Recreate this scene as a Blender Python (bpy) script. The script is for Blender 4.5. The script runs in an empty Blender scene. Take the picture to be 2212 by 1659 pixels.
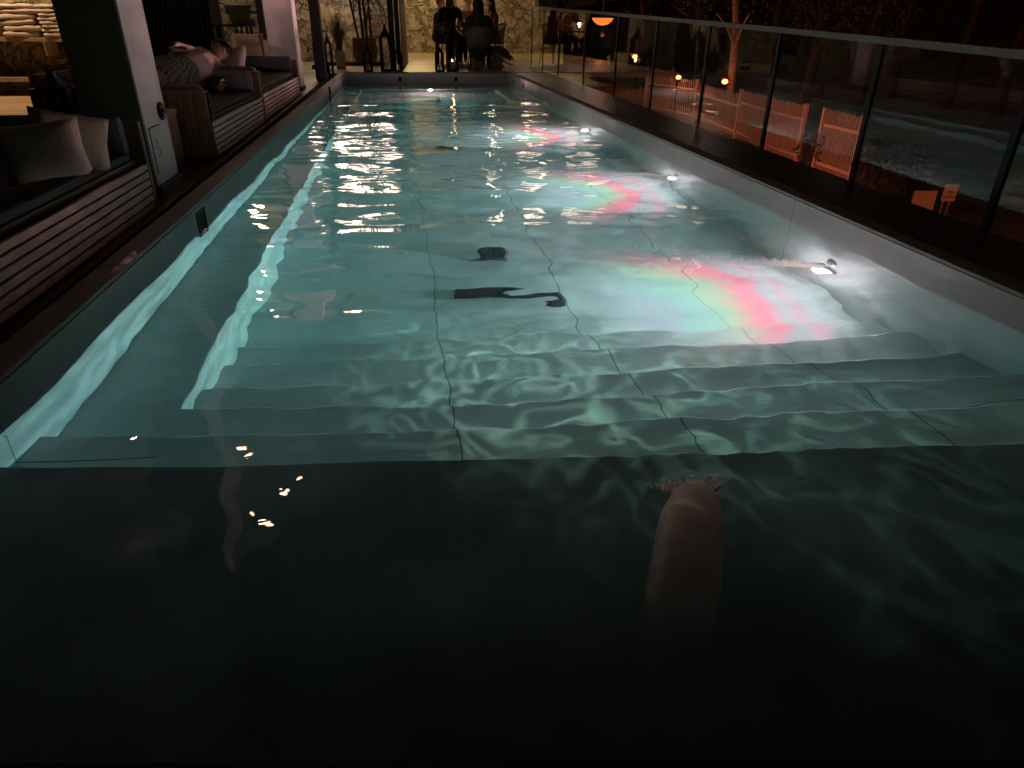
import bpy, math, random
import numpy as np
from mathutils import Vector, Matrix
random.seed(7); rng = np.random.default_rng(7)
sc = bpy.context.scene
C = sc.collection

# ---------------------------------------------------------------- camera
# camera frame measured from the photo: world axes seen in image space (x right, y down, z forward)
AX = np.array([0.98868, -0.06235, 0.13651])
AY = np.array([-0.14984, -0.46083, 0.87475])
AZ = np.array([0.00837, -0.88530, -0.46495])
F, CX, CY, H = 1467.0, 1106.0, 829.5, 1.15           # focal length and centre for a 2212 px wide picture, eye height
cam = bpy.data.cameras.new('camera'); cam_ob = bpy.data.objects.new('camera', cam); C.objects.link(cam_ob)
R = Matrix(((AX[0], -AX[1], -AX[2]), (AY[0], -AY[1], -AY[2]), (AZ[0], -AZ[1], -AZ[2])))
M4 = R.to_4x4(); M4.translation = Vector((0, 0, H)); cam_ob.matrix_world = M4
cam.sensor_width = 36; cam.lens = 36 * F / 2212; cam.clip_start = .05; cam.clip_end = 400
sc.camera = cam_ob
def ray(x, y):
    r = np.array([x - CX, y - CY, F]); return np.array([AX @ r, AY @ r, AZ @ r])
def on_z(x, y, z): w = ray(x, y); t = (z - H) / w[2]; return Vector((w[0]*t, w[1]*t, z))
def on_x(x, y, X): w = ray(x, y); t = X / w[0]; return Vector((X, w[1]*t, H + w[2]*t))
def on_y(x, y, Y): w = ray(x, y); t = Y / w[1]; return Vector((w[0]*t, Y, H + w[2]*t))

# ---------------------------------------------------------------- night sky, exposure
W = bpy.data.worlds.new('World'); sc.world = W; W.use_nodes = True
wn = W.node_tree.nodes; wl = W.node_tree.links
sky = wn.new('ShaderNodeTexSky'); sky.sky_type = 'NISHITA'; sky.sun_disc = False
sky.sun_elevation = math.radians(-8); sky.sun_rotation = math.radians(200)
wn['Background'].inputs[1].default_value = 0.004
glow = wn.new('ShaderNodeBackground'); glow.inputs[0].default_value = (1, .48, .30, 1); glow.inputs[1].default_value = .0045   # faint warm ambient added to lift the blacks
add_ = wn.new('ShaderNodeAddShader'); wl.new(sky.outputs[0], wn['Background'].inputs[0]); wl.new(wn['Background'].outputs[0], add_.inputs[0]); wl.new(glow.outputs[0], add_.inputs[1]); wl.new(add_.outputs[0], wn['World Output'].inputs[0])
sc.view_settings.view_transform = 'Standard'; sc.view_settings.look = 'None'
sc.view_settings.exposure = 0.4; sc.view_settings.gamma = 1
sc.cycles.use_denoising = True
sc.cycles.max_bounces = 10; sc.cycles.transmission_bounces = 8; sc.cycles.glossy_bounces = 4
sc.cycles.diffuse_bounces = 3; sc.cycles.transparent_max_bounces = 12
sc.cycles.sample_clamp_indirect = 3.0; sc.cycles.blur_glossy = 0.5

# ---------------------------------------------------------------- helpers
def tag(o, label=None, cat=None, group=None, kind=None):
    if label: o['label'] = label
    if cat: o['category'] = cat
    if group: o['group'] = group
    if kind: o['kind'] = kind
    return o
def empty(name, loc=(0, 0, 0), rz=0):
    o = bpy.data.objects.new(name, None); C.objects.link(o); o.location = loc; o.rotation_euler = (0, 0, rz)
    o.empty_display_size = .1; return o
def thing(name, label, cat, loc=(0, 0, 0), rz=0, group=None):
    return tag(empty(name, loc, rz), label, cat, group)
class MB:
    def __init__(s): s.v = []; s.f = []
    def add(s, vs, fs):
        n = len(s.v); s.v += [tuple(v) for v in vs]; s.f += [tuple(n + i for i in f) for f in fs]; return s
    def box(s, x0, x1, y0, y1, z0, z1):
        return s.add([(x0,y0,z0),(x1,y0,z0),(x1,y1,z0),(x0,y1,z0),(x0,y0,z1),(x1,y0,z1),(x1,y1,z1),(x0,y1,z1)],
                     [(0,3,2,1),(4,5,6,7),(0,1,5,4),(1,2,6,5),(2,3,7,6),(3,0,4,7)])
    def hexa(s, p):   # 8 points ordered like box
        return s.add(p, [(0,3,2,1),(4,5,6,7),(0,1,5,4),(1,2,6,5),(2,3,7,6),(3,0,4,7)])
    def tube(s, pts, rad, n=8, cap=True):
        pts = [Vector(p) for p in pts]; rs = rad if isinstance(rad, (list, tuple)) else [rad]*len(pts)
        vs = []; fs = []
        for i, p in enumerate(pts):
            d = (pts[min(i+1, len(pts)-1)] - pts[max(i-1, 0)]).normalized()
            a = d.cross(Vector((0, 0, 1)) if abs(d.z) < .9 else Vector((0, 1, 0))).normalized(); b = d.cross(a)
            for k in range(n):
                t = 2*math.pi*k/n; vs.append(p + (a*math.cos(t) + b*math.sin(t))*rs[i])
        for i in range(len(pts)-1):
            for k in range(n):
                fs.append((i*n+k, i*n+(k+1) % n, (i+1)*n+(k+1) % n, (i+1)*n+k))
        if cap: fs += [tuple(range(n))[::-1], tuple((len(pts)-1)*n+k for k in range(n))]
        return s.add(vs, fs)
    def lathe(s, prof, c=(0, 0, 0), n=24, sq=False):
        vs = []; fs = []
        for r, z in prof:
            for k in range(n):
                t = 2*math.pi*(k+.5)/n; q = r / max(abs(math.cos(t)), abs(math.sin(t))) if sq else r
                vs.append((c[0]+q*math.cos(t), c[1]+q*math.sin(t), c[2]+z))
        for i in range(len(prof)-1):
            for k in range(n): fs.append((i*n+k, i*n+(k+1) % n, (i+1)*n+(k+1) % n, (i+1)*n+k))
        fs += [tuple(range(n))[::-1], tuple((len(prof)-1)*n+k for k in range(n))]
        return s.add(vs, fs)
    def ball(s, c, r, n=12, m=8, rot=None):
        r = r if hasattr(r, '__len__') else (r, r, r); c = Vector(c); vs = []; fs = []
        for i in range(m+1):
            ph = math.pi*i/m
            for k in range(n):
                t = 2*math.pi*k/n
                v = Vector((r[0]*math.sin(ph)*math.cos(t), r[1]*math.sin(ph)*math.sin(t), r[2]*math.cos(ph)))
                if rot: v = rot @ v
                vs.append(c + v)
        for i in range(m):
            for k in range(n): fs.append((i*n+k, (i+1)*n+k, (i+1)*n+(k+1) % n, i*n+(k+1) % n))
        return s.add(vs, fs)
    def bone(s, a, ra, b, rb, n=12):
        a = Vector(a); b = Vector(b); s.tube([a, a.lerp(b, .33), a.lerp(b, .67), b], [ra, ra*.7+rb*.3, ra*.3+rb*.7, rb], n)
        s.ball(a, ra); s.ball(b, rb); return s
    def prism(s, poly, y0, y1, axis='y'):
        n = len(poly)
        if axis == 'y': vs = [(x, y0, z) for x, z in poly] + [(x, y1, z) for x, z in poly]
        elif axis == 'x': vs = [(y0, x, z) for x, z in poly] + [(y1, x, z) for x, z in poly]
        else: vs = [(x, y, y0) for x, y in poly] + [(x, y, y1) for x, y in poly]
        return s.add(vs, [tuple(range(n))[::-1], tuple(range(n, 2*n))] + [(i, (i+1) % n, n+(i+1) % n, n+i) for i in range(n)])
    def build(s, name, mat, parent=None, smooth=False, bevel=0, sub=0, remesh=0, tagv=None):
        me = bpy.data.meshes.new(name); me.from_pydata(s.v, [], s.f); me.update()
        import bmesh
        bm = bmesh.new(); bm.from_mesh(me); bmesh.ops.recalc_face_normals(bm, faces=bm.faces); bm.to_mesh(me); bm.free()
        if smooth:
            for p in me.polygons: p.use_smooth = True
        me.materials.append(mat)
        o = bpy.data.objects.new(name, me); C.objects.link(o)
        if parent: o.parent = parent
        if bevel:
            m = o.modifiers.new('bevel', 'BEVEL'); m.width = bevel; m.segments = 2; m.limit_method = 'ANGLE'
        if remesh:
            m = o.modifiers.new('remesh', 'REMESH'); m.mode = 'VOXEL'; m.voxel_size = remesh; m.use_smooth_shade = True
            m = o.modifiers.new('smooth', 'SMOOTH'); m.iterations = 4; m.factor = .5
        if sub:
            m = o.modifiers.new('sub', 'SUBSURF'); m.levels = sub; m.render_levels = sub
        return o
def copy_tree(o, parent=None):
    c = o.copy(); C.objects.link(c); c.parent = parent
    for ch in [k for k in bpy.data.objects if k.parent == o]: copy_tree(ch, c)
    return c

# ---------------------------------------------------------------- materials
def new_mat(name):
    m = bpy.data.materials.new(name); m.use_nodes = True; nt = m.node_tree
    return m, nt, nt.nodes['Principled BSDF']
def rgb(c): return (c[0], c[1], c[2], 1)
def mat(name, col, rough=.7, metal=0, var=.25, scale=8, bump=0, bscale=None, stretch=(1, 1, 1), spec=.5, col2=None):
    m, nt, b = new_mat(name); N = nt.nodes; L = nt.links
    tc = N.new('ShaderNodeTexCoord'); mp = N.new('ShaderNodeMapping'); mp.inputs['Scale'].default_value = stretch
    L.new(tc.outputs['Object'], mp.inputs[0])
    nz = N.new('ShaderNodeTexNoise'); nz.inputs['Scale'].default_value = scale; nz.inputs['Detail'].default_value = 6
    nz.inputs['Roughness'].default_value = .65; L.new(mp.outputs[0], nz.inputs['Vector'])
    cr = N.new('ShaderNodeValToRGB'); cr.color_ramp.elements[0].position = .3; cr.color_ramp.elements[1].position = .7
    c2 = col2 or tuple(min(1, c*(1+var)) for c in col)
    cr.color_ramp.elements[0].color = rgb(tuple(c*(1-var) for c in col) if not col2 else col); cr.color_ramp.elements[1].color = rgb(c2)
    L.new(nz.outputs[0], cr.inputs[0]); L.new(cr.outputs[0], b.inputs['Base Color'])
    b.inputs['Roughness'].default_value = rough; b.inputs['Metallic'].default_value = metal
    b.inputs['Specular IOR Level'].default_value = spec
    if bump:
        n2 = N.new('ShaderNodeTexNoise'); n2.inputs['Scale'].default_value = bscale or scale*3; n2.inputs['Detail'].default_value = 4
        L.new(mp.outputs[0], n2.inputs['Vector'])
        bp_ = N.new('ShaderNodeBump'); bp_.inputs['Distance'].default_value = bump; L.new(n2.outputs[0], bp_.inputs['Height'])
        L.new(bp_.outputs[0], b.inputs['Normal'])
    return m
def emis(name, col, power):
    m, nt, b = new_mat(name); b.inputs['Base Color'].default_value = rgb((.02, .02, .02))
    b.inputs['Emission Color'].default_value = rgb(col); b.inputs['Emission Strength'].default_value = power; return m
def math_node(nt, op, a, b=None, c=None):
    n = nt.nodes.new('ShaderNodeMath'); n.operation = op
    for i, v in enumerate((a, b, c)):
        if v is None: continue
        if isinstance(v, (int, float)): n.inputs[i].default_value = v
        else: nt.links.new(v, n.inputs[i])
    return n.outputs[0]

def concrete_mat():     # smooth grey microcement with casting joints
    m, nt, b = new_mat('pool_concrete'); N = nt.nodes; L = nt.links
    ge = N.new('ShaderNodeNewGeometry'); sp = N.new('ShaderNodeSeparateXYZ'); L.new(ge.outputs['Position'], sp.inputs[0])
    nz = N.new('ShaderNodeTexNoise'); nz.inputs['Scale'].default_value = 1.3; nz.inputs['Detail'].default_value = 8; nz.inputs['Roughness'].default_value = .6
    L.new(ge.outputs['Position'], nz.inputs['Vector'])
    n2 = N.new('ShaderNodeTexNoise'); n2.inputs['Scale'].default_value = 14; n2.inputs['Detail'].default_value = 6
    L.new(ge.outputs['Position'], n2.inputs['Vector'])
    cr = N.new('ShaderNodeValToRGB'); cr.color_ramp.elements[0].position = .3; cr.color_ramp.elements[1].position = .7
    cr.color_ramp.elements[0].color = rgb((.33, .335, .33)); cr.color_ramp.elements[1].color = rgb((.47, .475, .475))
    mixv = math_node(nt, 'ADD', math_node(nt, 'MULTIPLY', nz.outputs[0], .7), math_node(nt, 'MULTIPLY', n2.outputs[0], .3))
    L.new(mixv, cr.inputs[0])
    # joints: two long ones down the floor, cross joints every 3.1 m
    jx1 = math_node(nt, 'ABSOLUTE', math_node(nt, 'SUBTRACT', sp.outputs[0], .13))
    jx2 = math_node(nt, 'ABSOLUTE', math_node(nt, 'SUBTRACT', sp.outputs[0], .95))
    jx3 = math_node(nt, 'ABSOLUTE', math_node(nt, 'SUBTRACT', sp.outputs[0], 1.82))
    jy = math_node(nt, 'ABSOLUTE', math_node(nt, 'SUBTRACT', math_node(nt, 'MODULO', math_node(nt, 'ADD', sp.outputs[1], 1.25), 2.2), 1.1))
    jy = math_node(nt, 'ADD', jy, math_node(nt, 'MULTIPLY', math_node(nt, 'GREATER_THAN', math_node(nt, 'ABSOLUTE', math_node(nt, 'SUBTRACT', sp.outputs[0], .62)), 1.35), -0.0))
    floor_only = math_node(nt, 'LESS_THAN', math_node(nt, 'ABSOLUTE', math_node(nt, 'SUBTRACT', sp.outputs[0], .62)), 1.5)
    jm = math_node(nt, 'MINIMUM', math_node(nt, 'MINIMUM', jx1, jx2), math_node(nt, 'MINIMUM', jx3, math_node(nt, 'ADD', jy, math_node(nt, 'MULTIPLY', floor_only, 5.0))))
    jmask = math_node(nt, 'LESS_THAN', jm, .003)
    mx = N.new('ShaderNodeMix'); mx.data_type = 'RGBA'; L.new(jmask, mx.inputs[0]); L.new(cr.outputs[0], mx.inputs[6]); mx.inputs[7].default_value = rgb((.09, .09, .09))
    L.new(mx.outputs[2], b.inputs['Base Color']); b.inputs['Roughness'].default_value = .7
    bp_ = N.new('ShaderNodeBump'); bp_.inputs['Distance'].default_value = .002; L.new(n2.outputs[0], bp_.inputs['Height']); L.new(bp_.outputs[0], b.inputs['Normal'])
    return m
def plank_mat(name, c1, c2, width, axis, rough=.55, gap=.06):
    m, nt, b = new_mat(name); N = nt.nodes; L = nt.links
    ge = N.new('ShaderNodeNewGeometry'); sp = N.new('ShaderNodeSeparateXYZ'); L.new(ge.outputs['Position'], sp.inputs[0])
    mp = N.new('ShaderNodeMapping'); mp.inputs['Scale'].default_value = (1.2, 25, 25) if axis == 1 else (25, 1.2, 25)
    L.new(ge.outputs['Position'], mp.inputs[0]); nz = N.new('ShaderNodeTexNoise'); nz.inputs['Scale'].default_value = 2; nz.inputs['Detail'].default_value = 5
    L.new(mp.outputs[0], nz.inputs['Vector'])
    q = math_node(nt, 'DIVIDE', sp.outputs[axis], width); fl = math_node(nt, 'FLOOR', q); fr = math_node(nt, 'SUBTRACT', q, fl)
    wn_ = N.new('ShaderNodeTexWhiteNoise'); wn_.noise_dimensions = '1D'; L.new(fl, wn_.inputs['W'])
    v = math_node(nt, 'ADD', math_node(nt, 'MULTIPLY', nz.outputs[0], .7), math_node(nt, 'MULTIPLY', wn_.outputs[0], .5))
    cr = N.new('ShaderNodeValToRGB'); cr.color_ramp.elements[0].position = .3; cr.color_ramp.elements[1].position = .95
    cr.color_ramp.elements[0].color = rgb(c1); cr.color_ramp.elements[1].color = rgb(c2); L.new(v, cr.inputs[0])
    mx = N.new('ShaderNodeMix'); mx.data_type = 'RGBA'; L.new(math_node(nt, 'LESS_THAN', fr, gap), mx.inputs[0])
    L.new(cr.outputs[0], mx.inputs[6]); mx.inputs[7].default_value = rgb(tuple(c*.15 for c in c1)); L.new(mx.outputs[2], b.inputs['Base Color'])
    b.inputs['Roughness'].default_value = rough
    bp_ = N.new('ShaderNodeBump'); bp_.inputs['Distance'].default_value = .003; L.new(nz.outputs[0], bp_.inputs['Height']); L.new(bp_.outputs[0], b.inputs['Normal'])
    return m
def stone_mat():
    m, nt, b = new_mat('rough_stone'); N = nt.nodes; L = nt.links
    ge = N.new('ShaderNodeNewGeometry')
    nz = N.new('ShaderNodeTexNoise'); nz.inputs['Scale'].default_value = 2.2; nz.inputs['Detail'].default_value = 9; nz.inputs['Distortion'].default_value = 1.5
    vo = N.new('ShaderNodeTexVoronoi'); vo.inputs['Scale'].default_value = 1.5; vo.feature = 'DISTANCE_TO_EDGE'
    ad = N.new('ShaderNodeVectorMath'); ad.operation = 'ADD'; L.new(ge.outputs['Position'], ad.inputs[0]); L.new(nz.outputs['Color'], ad.inputs[1])
    L.new(ge.outputs['Position'], nz.inputs['Vector']); L.new(ad.outputs[0], vo.inputs['Vector'])
    n2 = N.new('ShaderNodeTexNoise'); n2.inputs['Scale'].default_value = 5; n2.inputs['Distortion'].default_value = 1.2; n2.inputs['Detail'].default_value = 9; n2.inputs['Roughness'].default_value = .7
    L.new(ge.outputs['Position'], n2.inputs['Vector'])
    crack = math_node(nt, 'MINIMUM', math_node(nt, 'MULTIPLY', vo.outputs[0], 12), 1)
    cr = N.new('ShaderNodeValToRGB'); cr.color_ramp.elements[0].position = .32; cr.color_ramp.elements[1].position = .66
    cr.color_ramp.elements[0].color = rgb((.12, .095, .06)); cr.color_ramp.elements[1].color = rgb((.50, .43, .31)); L.new(n2.outputs[0], cr.inputs[0])
    mx = N.new('ShaderNodeMix'); mx.data_type = 'RGBA'; L.new(math_node(nt, 'ADD', math_node(nt, 'MULTIPLY', crack, .35), .65), mx.inputs[0]); mx.inputs[6].default_value = rgb((.08, .05, .03))
    L.new(cr.outputs[0], mx.inputs[7]); L.new(mx.outputs[2], b.inputs['Base Color']); b.inputs['Roughness'].default_value = .9
    bp_ = N.new('ShaderNodeBump'); bp_.inputs['Distance'].default_value = .08
    L.new(math_node(nt, 'ADD', n2.outputs[0], crack), bp_.inputs['Height']); L.new(bp_.outputs[0], b.inputs['Normal'])
    return m
M_conc = concrete_mat()
M_plaster = mat('grey_plaster', (.55, .51, .50), .8, scale=5, var=.12, bump=.002)
M_dark_deck = plank_mat('dark_deck_wood', (.02, .014, .011), (.06, .042, .03), .12, 0, .35)
M_light_deck = plank_mat('light_deck_wood', (.30, .21, .12), (.52, .40, .25), .14, 1, .45)
M_stone = stone_mat()
M_slat = mat('slat_wood', (.60, .36, .31), .6, scale=3, stretch=(3, 3, 30), var=.4, bump=.003)
M_armwood = mat('arm_wood', (.16, .09, .045), .6, scale=3, stretch=(14, 14, 1.2), var=.5, bump=.003)
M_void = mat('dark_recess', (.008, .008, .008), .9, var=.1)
M_fabric = mat('dark_upholstery', (.055, .058, .062), .95, scale=60, var=.25, bump=.001)
M_fabric2 = mat('grey_upholstery', (.13, .13, .14), .95, scale=60, var=.2, bump=.001)
M_cush = mat('linen_cushion', (.42, .36, .30), .95, scale=70, var=.15, bump=.0015)
M_cush2 = mat('taupe_cushion', (.32, .27, .21), .95, scale=70, var=.15, bump=.0015)
M_black = mat('black_metal', (.012, .012, .013), .45, .6, var=.2)
M_frame = mat('black_frame', (.015, .013, .012), .5, var=.2)
M_steel = mat('brushed_steel', (.42, .40, .38), .35, .8, var=.1, scale=30)
M_wicker = mat('wicker', (.20, .14, .09), .7, scale=30, var=.4)
M_towel = mat('towel_cotton', (.55, .48, .42), .95, scale=40, var=.15, bump=.006, bscale=50)
M_candle = mat('candle_wax', (.62, .58, .48), .5, var=.05)
M_white = mat('white_ceramic', (.50, .47, .44), .6, var=.08)
M_brownpot = mat('brown_clay', (.10, .065, .045), .8, var=.4, bump=.004)
M_cream = mat('cream_paint', (.60, .52, .40), .6, var=.06)
M_redwood = mat('stained_wood', (.36, .16, .11), .6, scale=4, stretch=(10, 10, 1), var=.35)
M_leaf = mat('leaf', (.035, .06, .025), .6, var=.5, scale=5)
M_grass = mat('dry_grass', (.12, .11, .07), .8, var=.4, scale=12)
M_succ = mat('trailing_leaf', (.16, .17, .11), .6, var=.5, scale=12)
M_fol = mat('night_foliage', (.035, .04, .02), .7, var=.5, scale=2)
M_bark = mat('bark', (.045, .034, .025), .9, scale=6, stretch=(6, 6, 1.2), var=.6, bump=.02, bscale=12)
M_soil = mat('soil', (.15, .11, .075), .95, scale=1.5, var=.5, bump=.03, bscale=8)
M_picket = mat('picket_wood', (.45, .40, .36), .8, scale=4, stretch=(8, 8, 1), var=.3)
M_skin = mat('skin', (.42, .25, .18), .55, scale=20, var=.1)
M_tan = mat('tanned_skin', (.24, .13, .085), .55, scale=20, var=.12)
M_hair = mat('dark_hair', (.012, .009, .008), .5, scale=40, stretch=(4, 4, .5), var=.4)
M_blond = mat('fair_hair', (.20, .13, .06), .5, scale=40, stretch=(4, 4, .5), var=.4)
M_ginger = mat('short_reddish_hair', (.20, .10, .06), .8, scale=60, var=.4)
M_pinkshirt = mat('pink_shirt', (.60, .40, .38), .9, scale=12, var=.08, bump=.006, bscale=9)
M_cloth_w = mat('pale_cloth', (.68, .54, .46), .9, scale=9, var=.1, bump=.004, bscale=12)
M_darkcloth = mat('black_clothes', (.018, .017, .018), .9, var=.3)
M_darkcoat = mat('dark_olive_coat', (.05, .05, .035), .9, var=.3)
M_bluecloth = mat('blue_shirt', (.06, .08, .18), .9, var=.3, scale=30)
M_browncloth = mat('brown_jumper', (.14, .075, .05), .9, var=.3)
M_maroon = mat('maroon_top', (.12, .035, .03), .9, var=.3)
M_board = mat('display_board', (.40, .33, .27), .8, var=.15, scale=4)
M_ink = mat('dark_paint', (.05, .03, .02), .7, var=.1)
def check_mat():
    m, nt, b = new_mat('checked_cloth'); N = nt.nodes; L = nt.links
    tc = N.new('ShaderNodeTexCoord'); ck = N.new('ShaderNodeTexChecker'); ck.inputs['Scale'].default_value = 34
    mp = N.new('ShaderNodeMapping'); mp.inputs['Rotation'].default_value = (.4, .3, .5); L.new(tc.outputs['Object'], mp.inputs[0]); L.new(mp.outputs[0], ck.inputs[0])
    ck.inputs[1].default_value = rgb((.28, .24, .20)); ck.inputs[2].default_value = rgb((.035, .03, .028)); L.new(ck.outputs[0], b.inputs['Base Color'])
    b.inputs['Roughness'].default_value = .95; return m
M_check = check_mat()
def glass_mat(name='railing_glass', tint=.93, dirt=.012):
    m, nt, b = new_mat(name); N = nt.nodes; L = nt.links; out = N['Material Output']
    tr = N.new('ShaderNodeBsdfTransparent'); tr.inputs[0].default_value = rgb((tint, tint, tint*.99))
    gl = N.new('ShaderNodeBsdfGlossy'); gl.inputs['Roughness'].default_value = .015
    fr = N.new('ShaderNodeFresnel'); gb_ = N.new('ShaderNodeNewGeometry'); L.new(math_node(nt, 'SUBTRACT', 1.5, math_node(nt, 'MULTIPLY', gb_.outputs['Backfacing'], 1.5-1/1.5)), fr.inputs[0])
    df = N.new('ShaderNodeBsdfDiffuse'); df.inputs[0].default_value = rgb((.6, .57, .55))
    m1 = N.new('ShaderNodeMixShader'); m1.inputs[0].default_value = dirt; L.new(tr.outputs[0], m1.inputs[1]); L.new(df.outputs[0], m1.inputs[2])
    m2 = N.new('ShaderNodeMixShader'); L.new(fr.outputs[0], m2.inputs[0]); L.new(m1.outputs[0], m2.inputs[1]); L.new(gl.outputs[0], m2.inputs[2])
    L.new(m2.outputs[0], out.inputs[0]); return m
M_glass = glass_mat()
def water_mat():
    m, nt, b = new_mat('pool_water'); N = nt.nodes; L = nt.links; out = N['Material Output']; N.remove(b)
    g = N.new('ShaderNodeBsdfGlass'); g.inputs['IOR'].default_value = 1.33; g.inputs['Roughness'].default_value = 0; g.inputs[0].default_value = rgb((1, 1, 1))
    tc = N.new('ShaderNodeTexCoord'); mp = N.new('ShaderNodeMapping'); mp.inputs['Scale'].default_value = (.6, 1.5, 1); L.new(tc.outputs['Object'], mp.inputs[0])
    nz = N.new('ShaderNodeTexNoise'); nz.inputs['Scale'].default_value = 6; nz.inputs['Detail'].default_value = 3; L.new(mp.outputs[0], nz.inputs['Vector'])
    bp_ = N.new('ShaderNodeBump'); bp_.inputs['Distance'].default_value = .0010; L.new(nz.outputs[0], bp_.inputs['Height']); L.new(bp_.outputs[0], g.inputs['Normal'])
    ab = N.new('ShaderNodeVolumeAbsorption'); ab.inputs[0].default_value = rgb((.05, .93, .85)); ab.inputs[1].default_value = WATER_ABS
    vs_ = N.new('ShaderNodeVolumeScatter'); vs_.inputs['Density'].default_value = .016; vs_.inputs['Anisotropy'].default_value = .3; ad = N.new('ShaderNodeAddShader'); L.new(ab.outputs[0], ad.inputs[0]); L.new(vs_.outputs[0], ad.inputs[1]); L.new(g.outputs[0], out.inputs['Surface']); L.new(ad.outputs[0], out.inputs['Volume']); return m
WATER_ABS = .28
M_water = water_mat()

# ---------------------------------------------------------------- pool geometry
def XL(Y): return -1.325 + .0098*Y
def XR(Y): return 2.60 - .0082*Y
def ZC(Y): return .155 + .0055*(Y - 2)
YN, YF, ZF = .2, 16.8, -.96
YE0, YE1 = .66, .145
def YE(X): return YE0 - YE1*X
s_Y = [1.78, 2.09, 2.386, 2.70, 3.04, 3.36]; s_Z = [-.12, -.26, -.40, -.54, -.68, -.82]
pool = MB()
ys = [YN, 5, 9, 13, YF]
for a, b in zip(ys, ys[1:]):     # side walls with thickness
    pool.hexa([(XL(a)-.12, a, -1.3), (XL(a), a, -1.3), (XL(b), b, -1.3), (XL(b)-.12, b, -1.3),
               (XL(a)-.12, a, ZC(a)-.02), (XL(a), a, ZC(a)-.02), (XL(b), b, ZC(b)-.02), (XL(b)-.12, b, ZC(b)-.02)])
    pool.hexa([(XR(a), a, -1.3), (XR(a)+.12, a, -1.3), (XR(b)+.12, b, -1.3), (XR(b), b, -1.3),
               (XR(a), a, ZC(a)-.02), (XR(a)+.12, a, ZC(a)-.02), (XR(b)+.12, b, ZC(b)-.02), (XR(b), b, ZC(b)-.02)])
pool.box(-1.45, 2.75, YF, YF+.12, -1.3, ZC(YF)-.02)
pool.box(-1.45, 2.75, YN-.14, YF+.12, -1.4, ZF)
tag(pool.build('pool_basin', M_conc), kind='structure')
M_nearwall = mat('near_wall_dark', (.05, .045, .042), .7, scale=6, var=.3)  # plain dark tone for the near wall, darker than the coping
tag(MB().hexa([(-1.6, -.3, -1.3), (2.9, -.3, -1.3), (2.9, YE(2.9), -1.3), (-1.6, YE(-1.6), -1.3), (-1.6, -.3, .153), (2.9, -.3, .153), (2.9, YE(2.9), .153), (-1.6, YE(-1.6), .153)]).build('near_pool_wall', M_nearwall), kind='structure')
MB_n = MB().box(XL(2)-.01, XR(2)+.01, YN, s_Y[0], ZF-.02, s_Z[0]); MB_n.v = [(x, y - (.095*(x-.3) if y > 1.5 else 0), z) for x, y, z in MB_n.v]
M_darkconc = mat('entry_ledge_concrete', (.13, .125, .12), .75, scale=3, var=.3, bump=.002)  # ledge concrete set darker than the rest of the pool
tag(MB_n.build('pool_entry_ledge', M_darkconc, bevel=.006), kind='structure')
st = MB(); y_prev = s_Y[0]
for y, z in list(zip(s_Y, s_Z))[1:]:
    st.box(XL(2)-.01, XR(2)+.01, y_prev, y, ZF-.02, z); y_prev = y
K_ = dict(zip(s_Y, (.095, .075, .06, .05, .045, .04))); K_[YN] = 0
def skew(b):
    b.v = [((x, y - min(K_.items(), key=lambda kv: abs(kv[0]-y))[1]*(x-.3), z) if min(abs(k-y) for k in s_Y) < .01 else (x, y, z)) for x, y, z in b.v]; return b
skew(st)
tag(st.build('pool_steps', M_conc, bevel=.006), kind='structure')
LX = -.92; PY0, PY1 = 12.55, 12.95
lg = MB()
lg.hexa([(XL(2.4)-.01, 2.387, ZF-.02), (LX, 2.387, ZF-.02), (LX+.14, YF, ZF-.02), (XL(YF)-.01, YF, ZF-.02),
         (XL(2.4)-.01, 2.387, -.401), (LX, 2.387, -.401), (LX+.14, YF, -.401), (XL(YF)-.01, YF, -.401)])
lg.box(LX+.145, 2.03, 15.9, YF, ZF-.02, -.404)
lg.box(2.03, 2.52, PY1, YF, ZF-.02, -.402)
lg.box(-1.25, -.03, PY0, PY1, ZF-.02, -.397); lg.box(1.35, 2.55, PY0, PY1, ZF-.02, -.397)
tag(lg.build('pool_ledge', M_conc, bevel=.006), kind='structure')
# coping lip: a thin line above the wall
M_cope = mat('coping_stone', (.34, .32, .30), .7, scale=6, var=.15, bump=.002)
cp = MB()
for a, b in zip(ys, ys[1:]):
    cp.hexa([(XL(a)-.13, a, ZC(a)-.02), (XL(a)-.004, a, ZC(a)-.02), (XL(b)-.004, b, ZC(b)-.02), (XL(b)-.13, b, ZC(b)-.02),
             (XL(a)-.13, a, ZC(a)), (XL(a)-.004, a, ZC(a)), (XL(b)-.004, b, ZC(b)), (XL(b)-.13, b, ZC(b))])
    cp.hexa([(XR(a)+.004, a, ZC(a)-.02), (XR(a)+.13, a, ZC(a)-.02), (XR(b)+.13, b, ZC(b)-.02), (XR(b)+.004, b, ZC(b)-.02),
             (XR(a)+.004, a, ZC(a)), (XR(a)+.13, a, ZC(a)), (XR(b)+.13, b, ZC(b)), (XR(b)+.004, b, ZC(b))])
tag(cp.build('pool_coping', M_cope, bevel=.004), kind='structure')
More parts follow.
